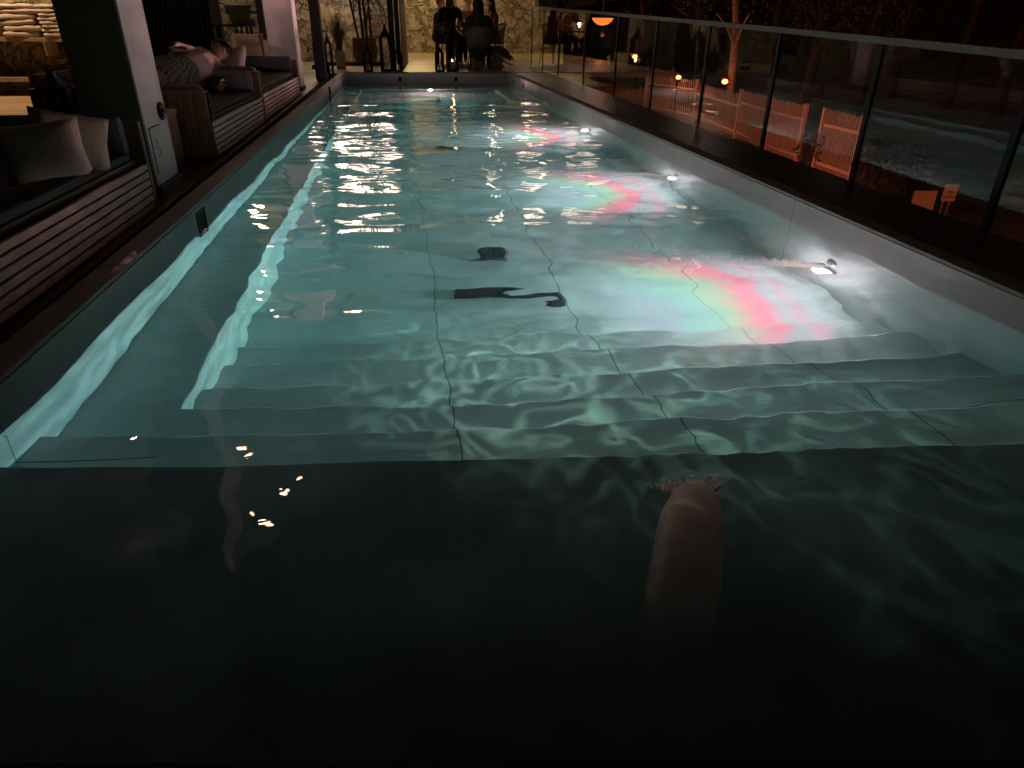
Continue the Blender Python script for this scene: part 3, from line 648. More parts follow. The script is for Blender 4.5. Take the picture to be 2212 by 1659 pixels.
def towel_stack(px, w, n, lab):
    q = on_y(px, 84, WY-.30); t = thing('towel_stack', lab, 'towels', (q.x, WY-.26, za+.03), rng.normal(0, .08), 'towel stacks on the upper shelf')
    z = 0; hgt = on_y(px, 8, WY-.3).z - za - .03
    for i in range(n):
        h = hgt/n*rng.uniform(.85, 1.15); b = MB(); ww = w*rng.uniform(.86, 1.0); ox = rng.normal(0, .03); prof = []; m_ = 12; f1 = rng.uniform(0, 6)
        for k in range(m_): a = -math.pi/2 + math.pi*k/(m_-1); prof.append((ww/2-h*.5+math.cos(a)*h*.5, h/2+math.sin(a)*h*.46))
        for k in range(1, 8): u = k/8; prof.append((ww/2-h*.5-(ww-h)*u, h*.96 + .010*math.sin(u*9+f1)))
        for k in range(m_): a = math.pi/2 + math.pi*k/(m_-1); prof.append((-ww/2+h*.5+math.cos(a)*h*.5, h/2+math.sin(a)*h*.46))
        for k in range(1, 8): u = k/8; prof.append((-ww/2+h*.5+(ww-h)*u, h*.04 + .008*math.sin(u*8+f1)))
        tw = MB(); N_ = len(prof); vs = []; rows = [(-.20, .55), (-.195, .8), (-.17, .95), (-.12, 1), (.17, 1)]
        for y_, sc_ in rows:
            for x, zz in prof: vs.append((x*(.97+.03*sc_)+ox, y_, z + h/2 + (zz-h/2)*sc_))
        fs_ = [tuple(range(N_))] + [(r*N_+k, r*N_+(k+1) % N_, (r+1)*N_+(k+1) % N_, (r+1)*N_+k) for r in range(4) for k in range(N_)] + [tuple(4*N_+k for k in range(N_))[::-1]]
        tw.add(vs, fs_); o = tw.build('folded_towel', M_towel, t, smooth=True); o.rotation_euler = (0, rng.normal(0, .02), rng.normal(0, .03)); z += h*.97
towel_stack(60, .56, 6, 'large pale stack of folded towels in the middle of the shelf')
towel_stack(127, .36, 8, 'narrow pale stack of folded towels nearest the column')
q = on_y(8, 60, WY-.3); t = thing('wicker_basket', 'brown wicker basket at the left end of the towel shelf', 'basket', (q.x-.05, WY-.25, za+.03))
MB().lathe([(.14, 0), (.19, .12), (.20, .34), (.17, .36)], n=20).build('basket_body', M_wicker, t, bevel=.003)
hd = [(-.17+.34*i/10, 0, .35+.16*math.sin(math.pi*i/10)) for i in range(11)]; MB().tube(hd, .012, 6).build('handle', M_wicker, t)
t = thing('ceiling_light', 'warm ceiling light over the towel shelves', 'lamp', (-5.9, 11.75, 3.05), 0, 'warm ceiling lights')
MB().lathe([(.12, 0), (.12, .06)], n=20).build('housing', M_black, t); MB().lathe([(.10, -.005), (.10, 0)], n=20).build('diffuser', emis('warm_diffuser', WARM, 12), t)
lamp_spot('lamp_light', t, (0, 0, -.05), (0, .5, -2.2), 230, WARM, 140, .06)

# lantern builder
def lantern(c, w, h, label, rz=0, lit=False, group='black lanterns around the pool end'):
    t = thing('lantern', label, 'lantern', c, rz, group); bh = h*.70; r = w/2
    MB().box(-r, r, -r, r, 0, h*.055).build('base', M_black, t, bevel=.003)
    fr = MB(); p = w*.26
    for sx in (-1, 1):
        for sy in (-1, 1): fr.box(sx*r - (p if sx > 0 else 0), sx*r + (0 if sx > 0 else p), sy*r - (p if sy > 0 else 0), sy*r + (0 if sy > 0 else p), h*.055, bh)
    fr.build('frame', M_black, t)
    # arched tops of the four openings
    n = 10; ra = r - p
    prof = [(-ra, bh), (-ra, bh-ra)] + [(-ra*math.cos(math.pi*i/n), bh-ra+ra*.92*math.sin(math.pi*i/n)) for i in range(1, n)] + [(ra, bh-ra), (ra, bh)]
    for sgn in (-1, 1):
        ps = [(x, z) for x, z in prof]; ar = MB(); ar2 = MB()
        for k in range(len(ps)-1):
            (x0, z0), (x1, z1) = ps[k], ps[k+1]
            if k in (0, len(ps)-2): continue
            ar.hexa([(x0, sgn*r-.004*sgn, z0), (x1, sgn*r-.004*sgn, z1), (x1, sgn*(r-.012), z1), (x0, sgn*(r-.012), z0), (x0, sgn*r-.004*sgn, bh), (x1, sgn*r-.004*sgn, bh), (x1, sgn*(r-.012), bh), (x0, sgn*(r-.012), bh)])
            ar2.hexa([(sgn*r-.004*sgn, x0, z0), (sgn*r-.004*sgn, x1, z1), (sgn*(r-.012), x1, z1), (sgn*(r-.012), x0, z0), (sgn*r-.004*sgn, x0, bh), (sgn*r-.004*sgn, x1, bh), (sgn*(r-.012), x1, bh), (sgn*(r-.012), x0, bh)])
        ar.build('arched_panel', M_black, t); ar2.build('arched_panel', M_black, t)
    hr = h - bh
    MB().lathe([(r*1.02, bh), (r*1.06, bh+hr*.06), (r*.70, bh+hr*.22), (r*.38, bh+hr*.45), (r*.20, bh+hr*.70), (r*.14, bh+hr*.8)], n=4, sq=False).build('roof', M_black, t)
    k = MB(); pts = [(math.cos(math.pi*2*i/14)*hr*.14, 0, bh+hr*.88+math.sin(math.pi*2*i/14)*hr*.14) for i in range(15)]; k.tube(pts, w*.025, 6); k.build('ring', M_black, t)
    cd = MB().lathe([(w*.16, h*.06), (w*.16, h*.06+w*.55)], n=14).build('candle', M_candle, t, bevel=.004)
    if lit:
        MB().ball((0, 0, h*.06+w*.62), (w*.05, w*.05, w*.11), 8, 6).build('flame', emis('flame', (1, .55, .2), 12), t, smooth=True)
        lamp_point('lamp_light', t, (0, 0, h*.06+w*.75), .8, (1, .55, .25), .02)
    return t
def lantern_px(xl, xr, yt, yb, label, Yv, **k):
    a = on_y(xl, yb, Yv); b = on_y(xr, yb, Yv); tp = on_y((xl+xr)/2, yt, Yv); z = (a.z+b.z)/2; w = b.x-a.x
    return lantern(((a.x+b.x)/2, Yv+w/2, z), w, tp.z - z, label, **k)
q = on_z(128, 241, .4)
lantern_px(92, 171, 144, 300, 'large black lantern with onion roof standing behind the nearest bench', 5.6)
Y_ = on_z(850, 155, .24).y
lantern_px(786, 806, 92, 155, 'small black lantern on the far pool edge, in front of the big clay pot', Y_)
lantern_px(823, 851, 44, 155, 'tall black lantern on the far pool edge, left of the glass door', Y_)
lantern_px(853, 871, 95, 155, 'small black lantern on the far pool edge, touching the door post', Y_)
lantern_px(941, 960, 95, 155, 'small black lantern on the far pool edge, right of the bright passage', Y_)
lantern_px(966, 991, 45, 155, 'tall black lantern holding a burning candle, in front of the diners', Y_, lit=True)
lantern_px(683, 706, 57, 172, 'tall black lantern beside the dark door frame on the left deck', 14.4)
lantern_px(706, 722, 62, 165, 'tall black lantern just behind the one by the door frame', 15.2)
lantern_px(700, 714, 120, 170, 'low black lantern at the corner of the pool on the left deck', 14.9)

# ---------------------------------------------------------------- far building: frames, stone walls, lit windows
BY = 21.8
def post(name, px0, px1, Yv, label, ztop=3.1, d=.12, m=M_frame):
    a = on_y(px0, 90, Yv); b = on_y(px1, 90, Yv)
    o = MB().box(a.x, b.x, Yv, Yv+d, .24, ztop).build(name, m, bevel=.004); return tag(o, label, 'frame post', 'dark frame posts of the glazed facade')
post('frame_post', 675, 696, 14.2, 'dark frame post of the glazed facade beside the two tall lanterns', d=.3)
post('frame_post', 841, 853, 17.6, 'dark frame post left of the passage, thinner one')
post('frame_post', 855, 865, 17.6, 'dark frame post bordering the bright passage')
post('frame_post', 455, 484, 13.4, 'dark frame post left of the chair behind the lounge')
post('frame_post', 563, 577, 13.4, 'dark frame post right of the chair behind the lounge')
a = on_y(866, 90, 17.75); MBp = MB().hexa([(a.x, 17.8, .24), (a.x+.04, 17.8, .24), (a.x+.20, 21.4, .24), (a.x+.16, 21.4, .24), (a.x, 17.8, 3.1), (a.x+.04, 17.8, 3.1), (a.x+.20, 21.4, 3.1), (a.x+.16, 21.4, 3.1)]); tag(MBp.build('passage_wall', M_cream), 'smooth cream side wall of the bright passage', 'wall')
tag(MB().box(-4.40, on_y(864, 90, BY).x-.02, BY, BY+.25, .24, 3.6).build('stone_wall', M_stone), 'rough stone wall inside the glazed room behind the plants', 'wall')
tag(MB().box(-.9, 5.6, 30, 30.3, .24, 5).build('stone_wall', M_stone), 'yellow lit rough stone wall at the end of the passage', 'wall')
tag(MB().box(-4.44, -1.9, 15.2, 15.45, .2, 3.1).build('stone_wall', M_stone), 'rough stone wall behind the chair seen past the far bench', 'wall')
# dark curtain behind the middle bench
cu_a = on_y(285, 30, 10.6); cu_b = on_y(455, 30, 10.6); cb = MB(); n = 90
for i in range(n):
    x0 = cu_a.x + (cu_b.x-cu_a.x)*i/n; x1 = cu_a.x + (cu_b.x-cu_a.x)*(i+1)/n; w0 = .04*math.sin(i*1.1); w1 = .04*math.sin((i+1)*1.1)
    cb.add([(x0, 10.6+w0, .17), (x1, 10.6+w1, .17), (x1, 10.6+w1, 3.0), (x0, 10.6+w0, 3.0)], [(0, 1, 2, 3)])
co = cb.build('curtain', mat('dark_curtain', (.05, .045, .03), .9, var=.2), smooth=True); md = co.modifiers.new('solid', 'SOLIDIFY'); md.thickness = .006
tag(co, 'dark pleated curtain hanging behind the middle bench', 'curtain')
# upper glazing of the far building: lit windows mirrored in the water
M_win = emis('lit_window_glass', (1, .74, .60), 5.0); M_win2 = emis('dim_window_glass', (1, .72, .55), 3.0)
def lit_window(x0, x1, z0, z1, Yv, label, cols=3, rows=3, m=None):
    t = thing('lit_window', label, 'window', ((x0+x1)/2, Yv, z0), 0, 'lit upper windows of the far building'); w = x1-x0; h = z1-z0
    MB().box(-w/2, w/2, .02, .05, 0, h).build('pane', m or M_win, t)
    f = MB(); th = .035
    for i in range(cols+1): x = -w/2 + w*i/cols; f.box(x-th/2, x+th/2, -.03, .018, -th, h+th)
    for j in range(rows+1): z = h*j/rows; f.box(-w/2-th/2, w/2+th/2, -.034, .014, z-th/2, z+th/2)
    f.build('window_frame', M_frame, t)
up = MB().box(-8, 2.6, BY-.55, BY-.30, 2.45, 7)
tag(up.build('facade', M_plaster), 'plastered upper facade of the far building above the glazed room', 'building')
lit_window(-2.05, -.30, 2.25, 3.15, BY-.65, 'large warm lit window above the glazed room', 3, 4)
lit_window(-2.72, -2.38, 2.25, 3.1, BY-.65, 'narrow warm lit window left of the large one', 1, 3)
for i, (px, w) in enumerate(((1132, .5), (1155, .45), (1235, .6), (1275, .6))):
    qq = on_y(px, 40, 24); lit_window(qq.x, qq.x+w, 2.2, 3.3+.2*(i % 2), 24, ['slim lit window right of the terrace, first', 'slim lit window right of the terrace, second', 'lit window beyond the glass railing, third', 'lit window beyond the glass railing, last'][i], 1, 4, M_win2)
# bulbs on a string
t = thing('string_lights', 'string of tiny warm bulbs hanging over the terrace diners', 'string lights', (2.9, 23.6, 0))
b_ = MB(); w_ = MB(); pts = []
for i in range(16):
    z = 1.75 + i*.16; x = .10*math.sin(i*1.9); pts.append((x, 0, z)); b_.ball((x+.03, 0, z), .022, 8, 6)
w_.tube(pts, .005, 5); w_.build('wire', M_black, t); b_.build('bulbs', emis('tiny_bulb', (1, .75, .5), 60), t, smooth=True)
# warm ceiling lights inside
def clight(x, y, z, p, lab, col=WARM2):
    t = thing('ceiling_light', lab, 'lamp', (x, y, z), 0, 'warm ceiling lights')
    MB().lathe([(.12, 0), (.12, .06)], n=20).build('housing', M_black, t); MB().lathe([(.10, -.005), (.10, 0)], n=20).build('diffuser', emis('warm_diffuser', WARM2, 8), t)
    lamp_point('lamp_light', t, (0, 0, -.1), p, col, .12)
clight(-1.6, 20.3, 3.0, 75, 'warm ceiling light over the potted plants')
clight(-3.0, 14.3, 3.0, 30, 'warm ceiling light over the chair behind the lounge')
clight(.7, 27.6, 4.2, 330, 'warm ceiling light at the end of the passage', (1, .70, .30))
clight(1.6, 22.4, 3.3, 26, 'warm ceiling light over the diners', (1, .66, .34))
# glazed room bottom frame
for (pa, pb, Yv, lab) in ((700, 840, 19.6, 'low dark window sill behind the potted plants'), (672, 694, 18.0, 'low dark sill left of the potted plants')):
    a = on_y(pa, 128, Yv); b = on_y(pb, 128, Yv); tag(MB().box(a.x, b.x, Yv, Yv+.1, .241, .33).build('window_sill', M_frame), lab, 'sill')

# ---------------------------------------------------------------- plants and pots
def pot_sq(c, w, h, label, m=M_white):
    t = thing('planter', label, 'planter', c, .1, 'square pale planters on the terrace')
    MB().lathe([(w*.42, 0), (w*.5, h), (w*.44, h), (w*.42, h*.86)], n=4).build('pot', m, t, bevel=.006)
    MB().lathe([(w*.40, h*.80), (w*.40, h*.88)], n=4).build('earth', M_soil, t)
    return t
def leaf_strip(b, p0, p1, p2, w, n=7):
    p0, p1, p2 = map(Vector, (p0, p1, p2)); vs = []; side = (p2-p0).cross(Vector((0, 0, 1))); side = side.normalized() if side.length > 1e-4 else Vector((1, 0, 0))
    for i in range(n+1):
        u = i/n; p = p0*(1-u)**2 + p1*2*u*(1-u) + p2*u*u; ww = w*math.sin(math.pi*min(1, .12+.88*u))**.7*(1-.6*u); vs += [p+side*ww/2, p-side*ww/2]
    b.add(vs, [(2*i, 2*i+1, 2*i+3, 2*i+2) for i in range(n)])
q = on_z(736, 149, .24); pw = .50
ph = on_y(736, 110, q.y).z - .24
t = pot_sq((q.x, q.y+.2, .24), .34, ph, 'pale square planter with a fan of dry grass')
fl = MB(); gh = on_y(730, 12, q.y).z - .24 - ph
for i in range(260):
    a = rng.uniform(0, 2*math.pi); r = rng.random()**.6*gh*.52; hh = gh*rng.uniform(.55, 1.0)
    leaf_strip(fl, (rng.normal(0, .03), rng.normal(0, .03), ph*.85), (math.cos(a)*r*.3, math.sin(a)*r*.3, ph+hh*.6), (math.cos(a)*r, math.sin(a)*r, ph+hh*(1-.25*r)), .012)
fl.build('grass_leaves', M_grass, t); 
# big clay pot with tall stems
q = on_z(787, 137, .24); Yp = q.y*.93
a = on_y(760, 110, Yp); b = on_y(815, 110, Yp); rr = (b.x-a.x)/2; hp = on_y(787, 82, Yp).z-.24
t = thing('clay_pot_plant', 'big round brown clay pot with tall dark stems and drooping leaves', 'potted plant', ((a.x+b.x)/2, Yp+rr, .24))
MB().lathe([(rr*.55, 0), (rr*.9, hp*.25), (rr, hp*.6), (rr*.93, hp*.92), (rr*.98, hp), (rr*.85, hp), (rr*.8, hp*.8)], n=28).build('pot', M_brownpot, t, smooth=True)
sm = MB()
for dx, dy, tx, r_ in ((-.12, 0, -.42, .03), (-.02, .1, -.10, .04), (.08, -.1, .02, .035), (.18, .1, .16, .035), (.02, 0, .34, .02)):
    sm.tube([(dx, dy, hp*.8), ((dx+tx)/2, dy, hp+.8), (tx, dy, hp+2.0)], [r_, r_*.85, r_*.7], 8)
sm.build('stems', M_bark, t)
lf = MB()
for i in range(46):
    a_ = rng.uniform(0, 2*math.pi); z0 = hp + rng.uniform(.5, 1.4); x0 = rng.normal(0, .12)
    leaf_strip(lf, (x0, 0, z0), (x0+math.cos(a_)*.3, math.sin(a_)*.3, z0+.25), (x0+math.cos(a_)*.55, math.sin(a_)*.5, z0-.35), .06)
for i in range(30): leaf_strip(lf, (.1, 0, hp+.95), (.45, rng.normal(0, .1), hp+1.05), (.60+rng.normal(0, .05), rng.normal(0, .15), hp+.35+rng.normal(0, .1)), .05)
lf.build('leaves', M_leaf, t)
# planters in front of the diners
def bushy(t, z, r, n, m, droop=.4, size=.06, zs=.25):
    b = MB()
    for i in range(n):
        d = rng.normal(0, 1, 3); d /= np.linalg.norm(d); rad = r*rng.uniform(.35, 1.0)
        c_ = Vector((d[0]*rad, d[1]*rad*.7, z + d[2]*rad*zs/.25*.35 - droop*max(0, rad-r*.5)))
        a1 = Vector(rng.normal(0, 1, 3)).normalized()*size; a2 = a1.cross(Vector(rng.normal(0, 1, 3))).normalized()*size*.45
        b.add([c_-a1, c_+a2, c_+a1, c_-a2], [(0, 1, 2, 3)])
    b.build('foliage', m, t)
q = on_z(1032, 151, .24); hp2 = on_y(1032, 126, q.y).z-.24
t = pot_sq((q.x, q.y+.1, .24), .34, hp2, 'small pale square planter behind the seated woman in black'); bushy(t, hp2+.04, .16, 60, M_succ)
q = on_z(1072, 151, .24); hp3 = on_y(1072, 114, q.y).z-.24
t = pot_sq((q.x, q.y+.15, .24), .46, hp3, 'larger pale square planter overgrown with trailing succulents'); bushy(t, hp3+.06, .48, 620, M_succ, droop=1.0, size=.05)

# ---------------------------------------------------------------- chairs
def tub_chair(c, rz, label, s=1, slats=True, legs=M_black):
    t = thing('dining_chair', label, 'chair', c, rz, 'dining chairs of the terrace')
    # opening faces +Y ; back towards -Y
    se = MB().lathe([(.24*s, .44*s), (.27*s, .46*s), (.27*s, .49*s), (.22*s, .50*s)], n=20); se.build('seat', M_fabric2, t)
    rim = []; low = []; n = 24
    for i in range(n+1):
        a = math.pi + math.pi*i/n; r = .31*s; rim.append((math.cos(a)*r, math.sin(a)*r+.03, (.70+.16*math.sin(math.pi*i/n))*s)); low.append((math.cos(a)*.25*s, math.sin(a)*.25*s+.02, .46*s))
    MB().tube(rim, .018*s, 6).build('backrest_rim', M_wicker, t)
    sl = MB()
    if slats:
        for i in range(0, n+1): sl.tube([rim[i], low[i]], .007*s, 5)
    else:
        for i in range(n): sl.add([rim[i], rim[i+1], low[i+1], low[i]], [(0, 1, 2, 3)])
    sl.build('backrest_slats' if slats else 'backrest_shell', M_wicker if slats else M_fabric2, t)
    for sx in (-1, 1):
        for sy in (-1, 1): MB().tube([(sx*.17*s, sy*.17*s, .45*s), (sx*.25*s, sy*.25*s, 0)], .014*s, 6).build('leg', legs, t)
    return t
q = on_z(965, 128, .24)
YW = 17.9
CS = 1.15
cW = on_y(1034, 60, YW); tub_chair((cW.x, YW, .24), 0, 'round backed chair under the long haired woman in black', CS*.92, False)
cB = on_y(966, 60, 20.2); tub_chair((cB.x, 20.2, .24), -.3, 'round chair with open slatted back, left of the dining table', CS)
cE = on_y(1065, 60, 20.6); tub_chair((cE.x, 20.6, .24), .9, 'slatted chair on the right side of the dining table', CS)
cc = on_y(518, 40, 14.2); tcx = thing('armchair', 'grey armchair with flared sides seen from behind, past the far bench', 'chair', (cc.x, 14.2, .22))
zt = on_y(518, 9, 14.2).z-.22; zl = on_y(518, 46, 14.2).z-.22; ww = (on_y(548, 30, 14.2).x - on_y(488, 30, 14.2).x)/2
MB().hexa([(-ww*.68, -.03, zl), (ww*.68, -.03, zl), (ww*.68, .04, zl), (-ww*.68, .04, zl), (-ww, -.08, zt), (ww, -.08, zt), (ww, .0, zt), (-ww, .0, zt)]).build('backrest', M_fabric2, tcx, bevel=.03)
MB().box(-ww*.7, ww*.7, .05, .5, zl-.06, zl+.06).build('seat', M_fabric2, tcx, bevel=.03)
for sx in (-1, 1):
    MB().tube([(sx*ww*.35, .02, zl-.04), (sx*ww*.62, -.06, 0)], .02, 8).build('leg', M_black, tcx); MB().tube([(sx*ww*.35, .45, zl-.05), (sx*ww*.6, .52, 0)], .02, 8).build('leg', M_black, tcx)
    MB().box(sx*ww*.86-.03, sx*ww*.86+.03, 0, .42, zl+.12, zt-.08).build('armrest', M_fabric2, tcx, bevel=.02)
# round dark table behind the middle bench
qq = on_y(460, 52, 11.4); t = thing('round_table', 'round dark table behind the man on the bench', 'table', (qq.x, 11.7, .16)); tz = qq.z-.16
MB().lathe([(.52, tz-.03), (.55, tz-.015), (.55, tz)], n=36).build('tabletop', mat('dark_tabletop', (.03, .025, .02), .25, var=.2), t); MB().lathe([(.25, 0), (.25, .02), (.04, .05), (.035, tz-.03)], n=20).build('pedestal', M_black, t)
# second interior chair, slatted, beside the plants
qq = on_y(815, 30, 20.9); tub_chair((qq.x, 20.9, .30), 0, 'pale slatted chair inside the room behind the clay pot', 1.3)

# dining table
tX = (cW.x+cB.x)/2+.1; t = thing('dining_table', 'dark dining table between the seated diners', 'table', (tX, 20.5, .24))
MB().box(-.75, .75, -.5, .5, .80, .84).build('tabletop', M_armwood, t, bevel=.006)
for sx in (-1, 1):
    for sy in (-1, 1): MB().box(sx*.66-.03, sx*.66+.03, sy*.42-.03, sy*.42+.03, 0, .80).build('leg', M_black, t)
M_wine = mat('glassware', (.6, .55, .5), .1, var=.05)
for k, (dx, dy) in enumerate(((-.3, -.2), (.1, .2), (.45, -.1), (-.05, -.35))):
    g = MB().lathe([(.035, 0), (.006, .01), (.006, .09), (.035, .13), (.04, .19), (.034, .22)], n=14).build('wine_glass', M_wine, smooth=True); g.location = (tX+dx, 20.5+dy, 1.081)
    tag(g, ['wine glass at the left end of the dining table', 'wine glass at the back of the dining table', 'wine glass at the right end of the dining table', 'wine glass at the front edge of the dining table'][k], 'glass', 'wine glasses on the dining table')
t = thing('table_candle', 'small lit candle glowing on the dining table', 'candle', (tX+.22, 20.45, 1.081)); MB().lathe([(.03, 0), (.03, .08)], n=12).build('wax', M_candle, t); MB().ball((0, 0, .11), (.012, .012, .028), 8, 6).build('flame', emis('flame', (1, .55, .2), 60), t)
lamp_point('lamp_light', t, (0, 0, .17), 5, (1, .55, .28), .03)

# ---------------------------------------------------------------- people
def hand(b, wrist, direc, up, s=1.0, curl=.4):
    w = Vector(wrist); d = Vector(direc).normalized(); u = Vector(up); u = (u - d*u.dot(d)).normalized(); sd = d.cross(u)
    pe = w + d*.085*s; b.bone(w, .022*s, w + d*.03*s, .026*s, 10)
    for k, o in enumerate((-.028, -.010, .010, .027)): b.bone(w + d*.025*s + sd*o*.6*s, .016*s, pe + sd*o*s, .012*s, 8)
    for k, (o, ln) in enumerate(((-.028, .062), (-.010, .075), (.010, .070), (.027, .055))):
        p = pe + sd*o*s; m_ = p + (d*math.cos(curl*.5) - u*math.sin(curl*.5))*ln*.5*s; e = m_ + (d*math.cos(curl*1.6) - u*math.sin(curl*1.6))*ln*.5*s
        b.bone(p, .010*s, m_, .009*s, 8); b.bone(m_, .009*s, e, .007*s, 8)
    tb = w + d*.025*s - sd*.025*s; b.bone(tb, .013*s, tb + (d*.7 - sd*.7)*.045*s, .010*s, 8); b.bone(tb + (d*.7 - sd*.7)*.045*s, .010*s, tb + (d*.95 - sd*.6)*.07*s, .008*s, 8)
def head(b, c, fwd, up, s=1.0):
    f_ = Vector(fwd).normalized(); u = Vector(up); u = (u-f_*u.dot(f_)).normalized(); sd = f_.cross(u)
    rot = Matrix((sd, f_, u)).transposed()
    c = Vector(c); b.ball(c, (.076*s, .096*s, .108*s), 18, 12, rot); b.ball(c + f_*.03*s - u*.055*s, (.055*s, .062*s, .065*s), 14, 10, rot)
    b.ball(c + f_*.098*s - u*.018*s, (.013*s, .018*s, .024*s), 8, 6, rot); b.ball(c+f_*.082*s-u*.058*s, (.024*s, .014*s, .012*s), 8, 6, rot)
    b.ball(c+f_*.082*s+u*.018*s, (.045*s, .016*s, .010*s), 8, 6, rot)
    for k in (-1, 1): b.ball(c + sd*k*.078*s - u*.012*s, (.010*s, .018*s, .030*s), 8, 6, rot)
def eyes(parent, c, fwd, up, s=1):
    f_ = Vector(fwd).normalized(); u = Vector(up); u = (u-f_*u.dot(f_)).normalized(); sd = f_.cross(u); b = MB()
    for k in (-1, 1): b.ball(Vector(c) + f_*.086*s + sd*k*.031*s + u*.004*s, .010*s, 8, 6)
    b.build('eyes', M_ink, parent, smooth=True)
def seated(loc, rz, label, top, skin=M_skin, hair=M_hair, longhair=True, s=1.15, lean=.05, arms='table', sh=.46, legs=M_darkcloth, face_turn=0, wid=1.0):
    t = thing('person', label, 'person', loc, rz)       # faces +Y
    b = MB(); P = lambda x, y, z: (x*s, y*s, z*s)
    pel = P(0, -.02, sh+.10); wai = P(0, lean*.4-.02, sh+.30); che = P(0, lean-.02, sh+.50); nec = P(0, lean+.0, sh+.66); hd = P(0, lean+.04, sh+.84)
    b.bone(pel, .13*s, wai, .105*s); b.bone(wai, .105*s, che, .125*s); b.bone(P(-.12, lean-.02, sh+.56), .07*s, P(.12, lean-.02, sh+.56), .07*s); b.bone(P(0, lean-.01, sh+.60), .06*s, nec, .05*s); b.bone(nec, .048*s, hd, .05*s)
    fw = (math.sin(face_turn), math.cos(face_turn), -.08)
    head(b, hd, fw, (0, 0, 1), s)
    cl = MB(); cl.bone(pel, .145*s, wai, .12*s); cl.bone(wai, .12*s, che, .14*s); cl.bone(P(-.13*wid, lean-.02, sh+.56-.03*(wid-1)), .078*s*wid, P(.13*wid, lean-.02, sh+.56-.03*(wid-1)), .078*s*wid)
    if wid > 1: cl.bone(P(-.12*wid, lean-.04, sh+.35), .11*s, P(-.10*wid, lean-.06, sh-.05), .12*s); cl.bone(P(.12*wid, lean-.04, sh+.35), .11*s, P(.10*wid, lean-.06, sh-.05), .12*s); cl.bone(P(0, lean-.05, sh+.4), .13*s, P(0, lean-.07, sh-.15), .13*s)
    lg_ = MB()
    for k in (-1, 1):
        S_ = P(k*.18*wid, lean-.02, sh+.55); E_ = P(k*.25*wid, lean+.06, sh+.30); Wr = P(k*.14, lean+.33, sh+.36) if arms == 'table' else P(k*.08, lean+.22, sh+.62)
        b.bone(S_, .052*s, E_, .040*s); b.bone(E_, .040*s, Wr, .026*s); hand(b, Wr, (-k*.4, 1, .1), (0, 0, 1), s)
        cl.bone(S_, .064*s, E_, .052*s); cl.bone(E_, .052*s, Vector(E_).lerp(Vector(Wr), .75), .040*s)
        Hp = P(k*.09, .02, sh+.09); Kn = P(k*.13, .43, sh+.05); An = P(k*.12, .38, .09); To = P(k*.13, .53, .03)
        b.bone(Hp, .085*s, Kn, .058*s); b.bone(Kn, .056*s, An, .036*s); b.bone(An, .036*s, To, .028*s)
        lg_.bone(Hp, .098*s, Kn, .070*s); lg_.bone(Kn, .068*s, An, .050*s)
    b.build('body', skin, t, remesh=.012*s, smooth=True)
    cl.build('top', top, t, remesh=.016*s, smooth=True); lg_.build('trousers', legs, t, remesh=.016*s, smooth=True)
    hb = MB(); hv = Vector(hd); fv = Vector(fw).normalized()
    hw = 1.0 if wid == 1 else 1.45
    hb.ball(hv - fv*.022*s + Vector((0, 0, .026*s)), (.092*s*hw, .100*s*hw, .108*s), 18, 12)
    if longhair:
        hb.bone(hv - fv*.045*s, .082*s*hw, hv - fv*.06*s - Vector((0, 0, .20*s)), .095*s*hw); hb.bone(hv - fv*.06*s - Vector((0, 0, .20*s)), .095*s*hw, hv - fv*.075*s - Vector((0, 0, .32*s)), .06*s*hw)
    hb.build('hair', hair, t, remesh=.014*s, smooth=True); eyes(t, hd, fw, (0, 0, 1), s)
    return t
seated((cW.x, YW-.02, .24), 0, 'woman in black with long dark hair seen from behind, seated nearest the pool', M_darkcoat, s=1.04, sh=.46, wid=1.35)
seated((cB.x+.08, 20.2, .24), -.3, 'person with long fair hair seen from behind in the slatted chair', M_darkcloth, hair=M_blond, s=1.25)
qq = on_y(946, 40, 21.2); seated((qq.x, 21.3, .24), math.radians(-110), 'person in a blue shirt seated sideways at the left of the table', M_bluecloth, longhair=False, arms='face', s=1.15, hair=M_ginger)
qq = on_y(1012, 40, 21.6); seated((qq.x, 21.6, .24), math.pi, 'person in a brown jumper seated across the table facing the pool', M_browncloth, longhair=False, s=1.2)
qq = on_y(1066, 40, 20.8); seated((qq.x, 20.8, .24), math.radians(110), 'person in a maroon top at the right of the table by the glass railing', M_maroon, arms='face', s=1.15)

# the man lying on the middle bench, back to the camera, propped on his elbow
zs = zdeck(7.2) + .265 + .07
def lp(px, py, X): return on_x(px, py, X)
t = thing('person', 'man in pink shirt and checked shorts lying on the middle bench, back to the camera', 'person', (0, 0, 0))
hdp = lp(476, 106, -2.05); shn = lp(466, 150, -1.98); shf = lp(452, 125, -2.30); hip = lp(385, 158, -2.12); bel = lp(425, 150, -2.10)
kne = lp(335, 172, -2.10); elb = lp(497, 160, -1.88); wr = lp(479, 184, -1.80)
b = MB()
nk = (shn+shf)/2; chest = nk.lerp(hip, .28)
b.bone(hip, .135, bel, .15); b.bone(bel, .15, chest, .145); b.bone(shn, .075, shf, .07); b.bone(chest, .13, nk, .09); b.bone(nk, .065, hdp, .062)
fwv = Vector((-.55, -.45, .35)); upv = (hdp-nk).normalized() + Vector((0, .2, .9))
head(b, hdp, fwv, upv, 1.08)
b.bone(shn, .06, elb, .045); b.bone(elb, .045, wr, .030); hand(b, wr, (wr-elb).normalized() + Vector((0, -.5, -.1)), (0, 0, 1), 1.0, .6)
wf = lp(385, 95, -2.45); ef = lp(415, 108, -2.4)
b.bone(shf, .055, ef, .042); b.bone(ef, .042, wf, .03); hand(b, wf, (wf-ef), (0, 0, 1), 1.0, .5)
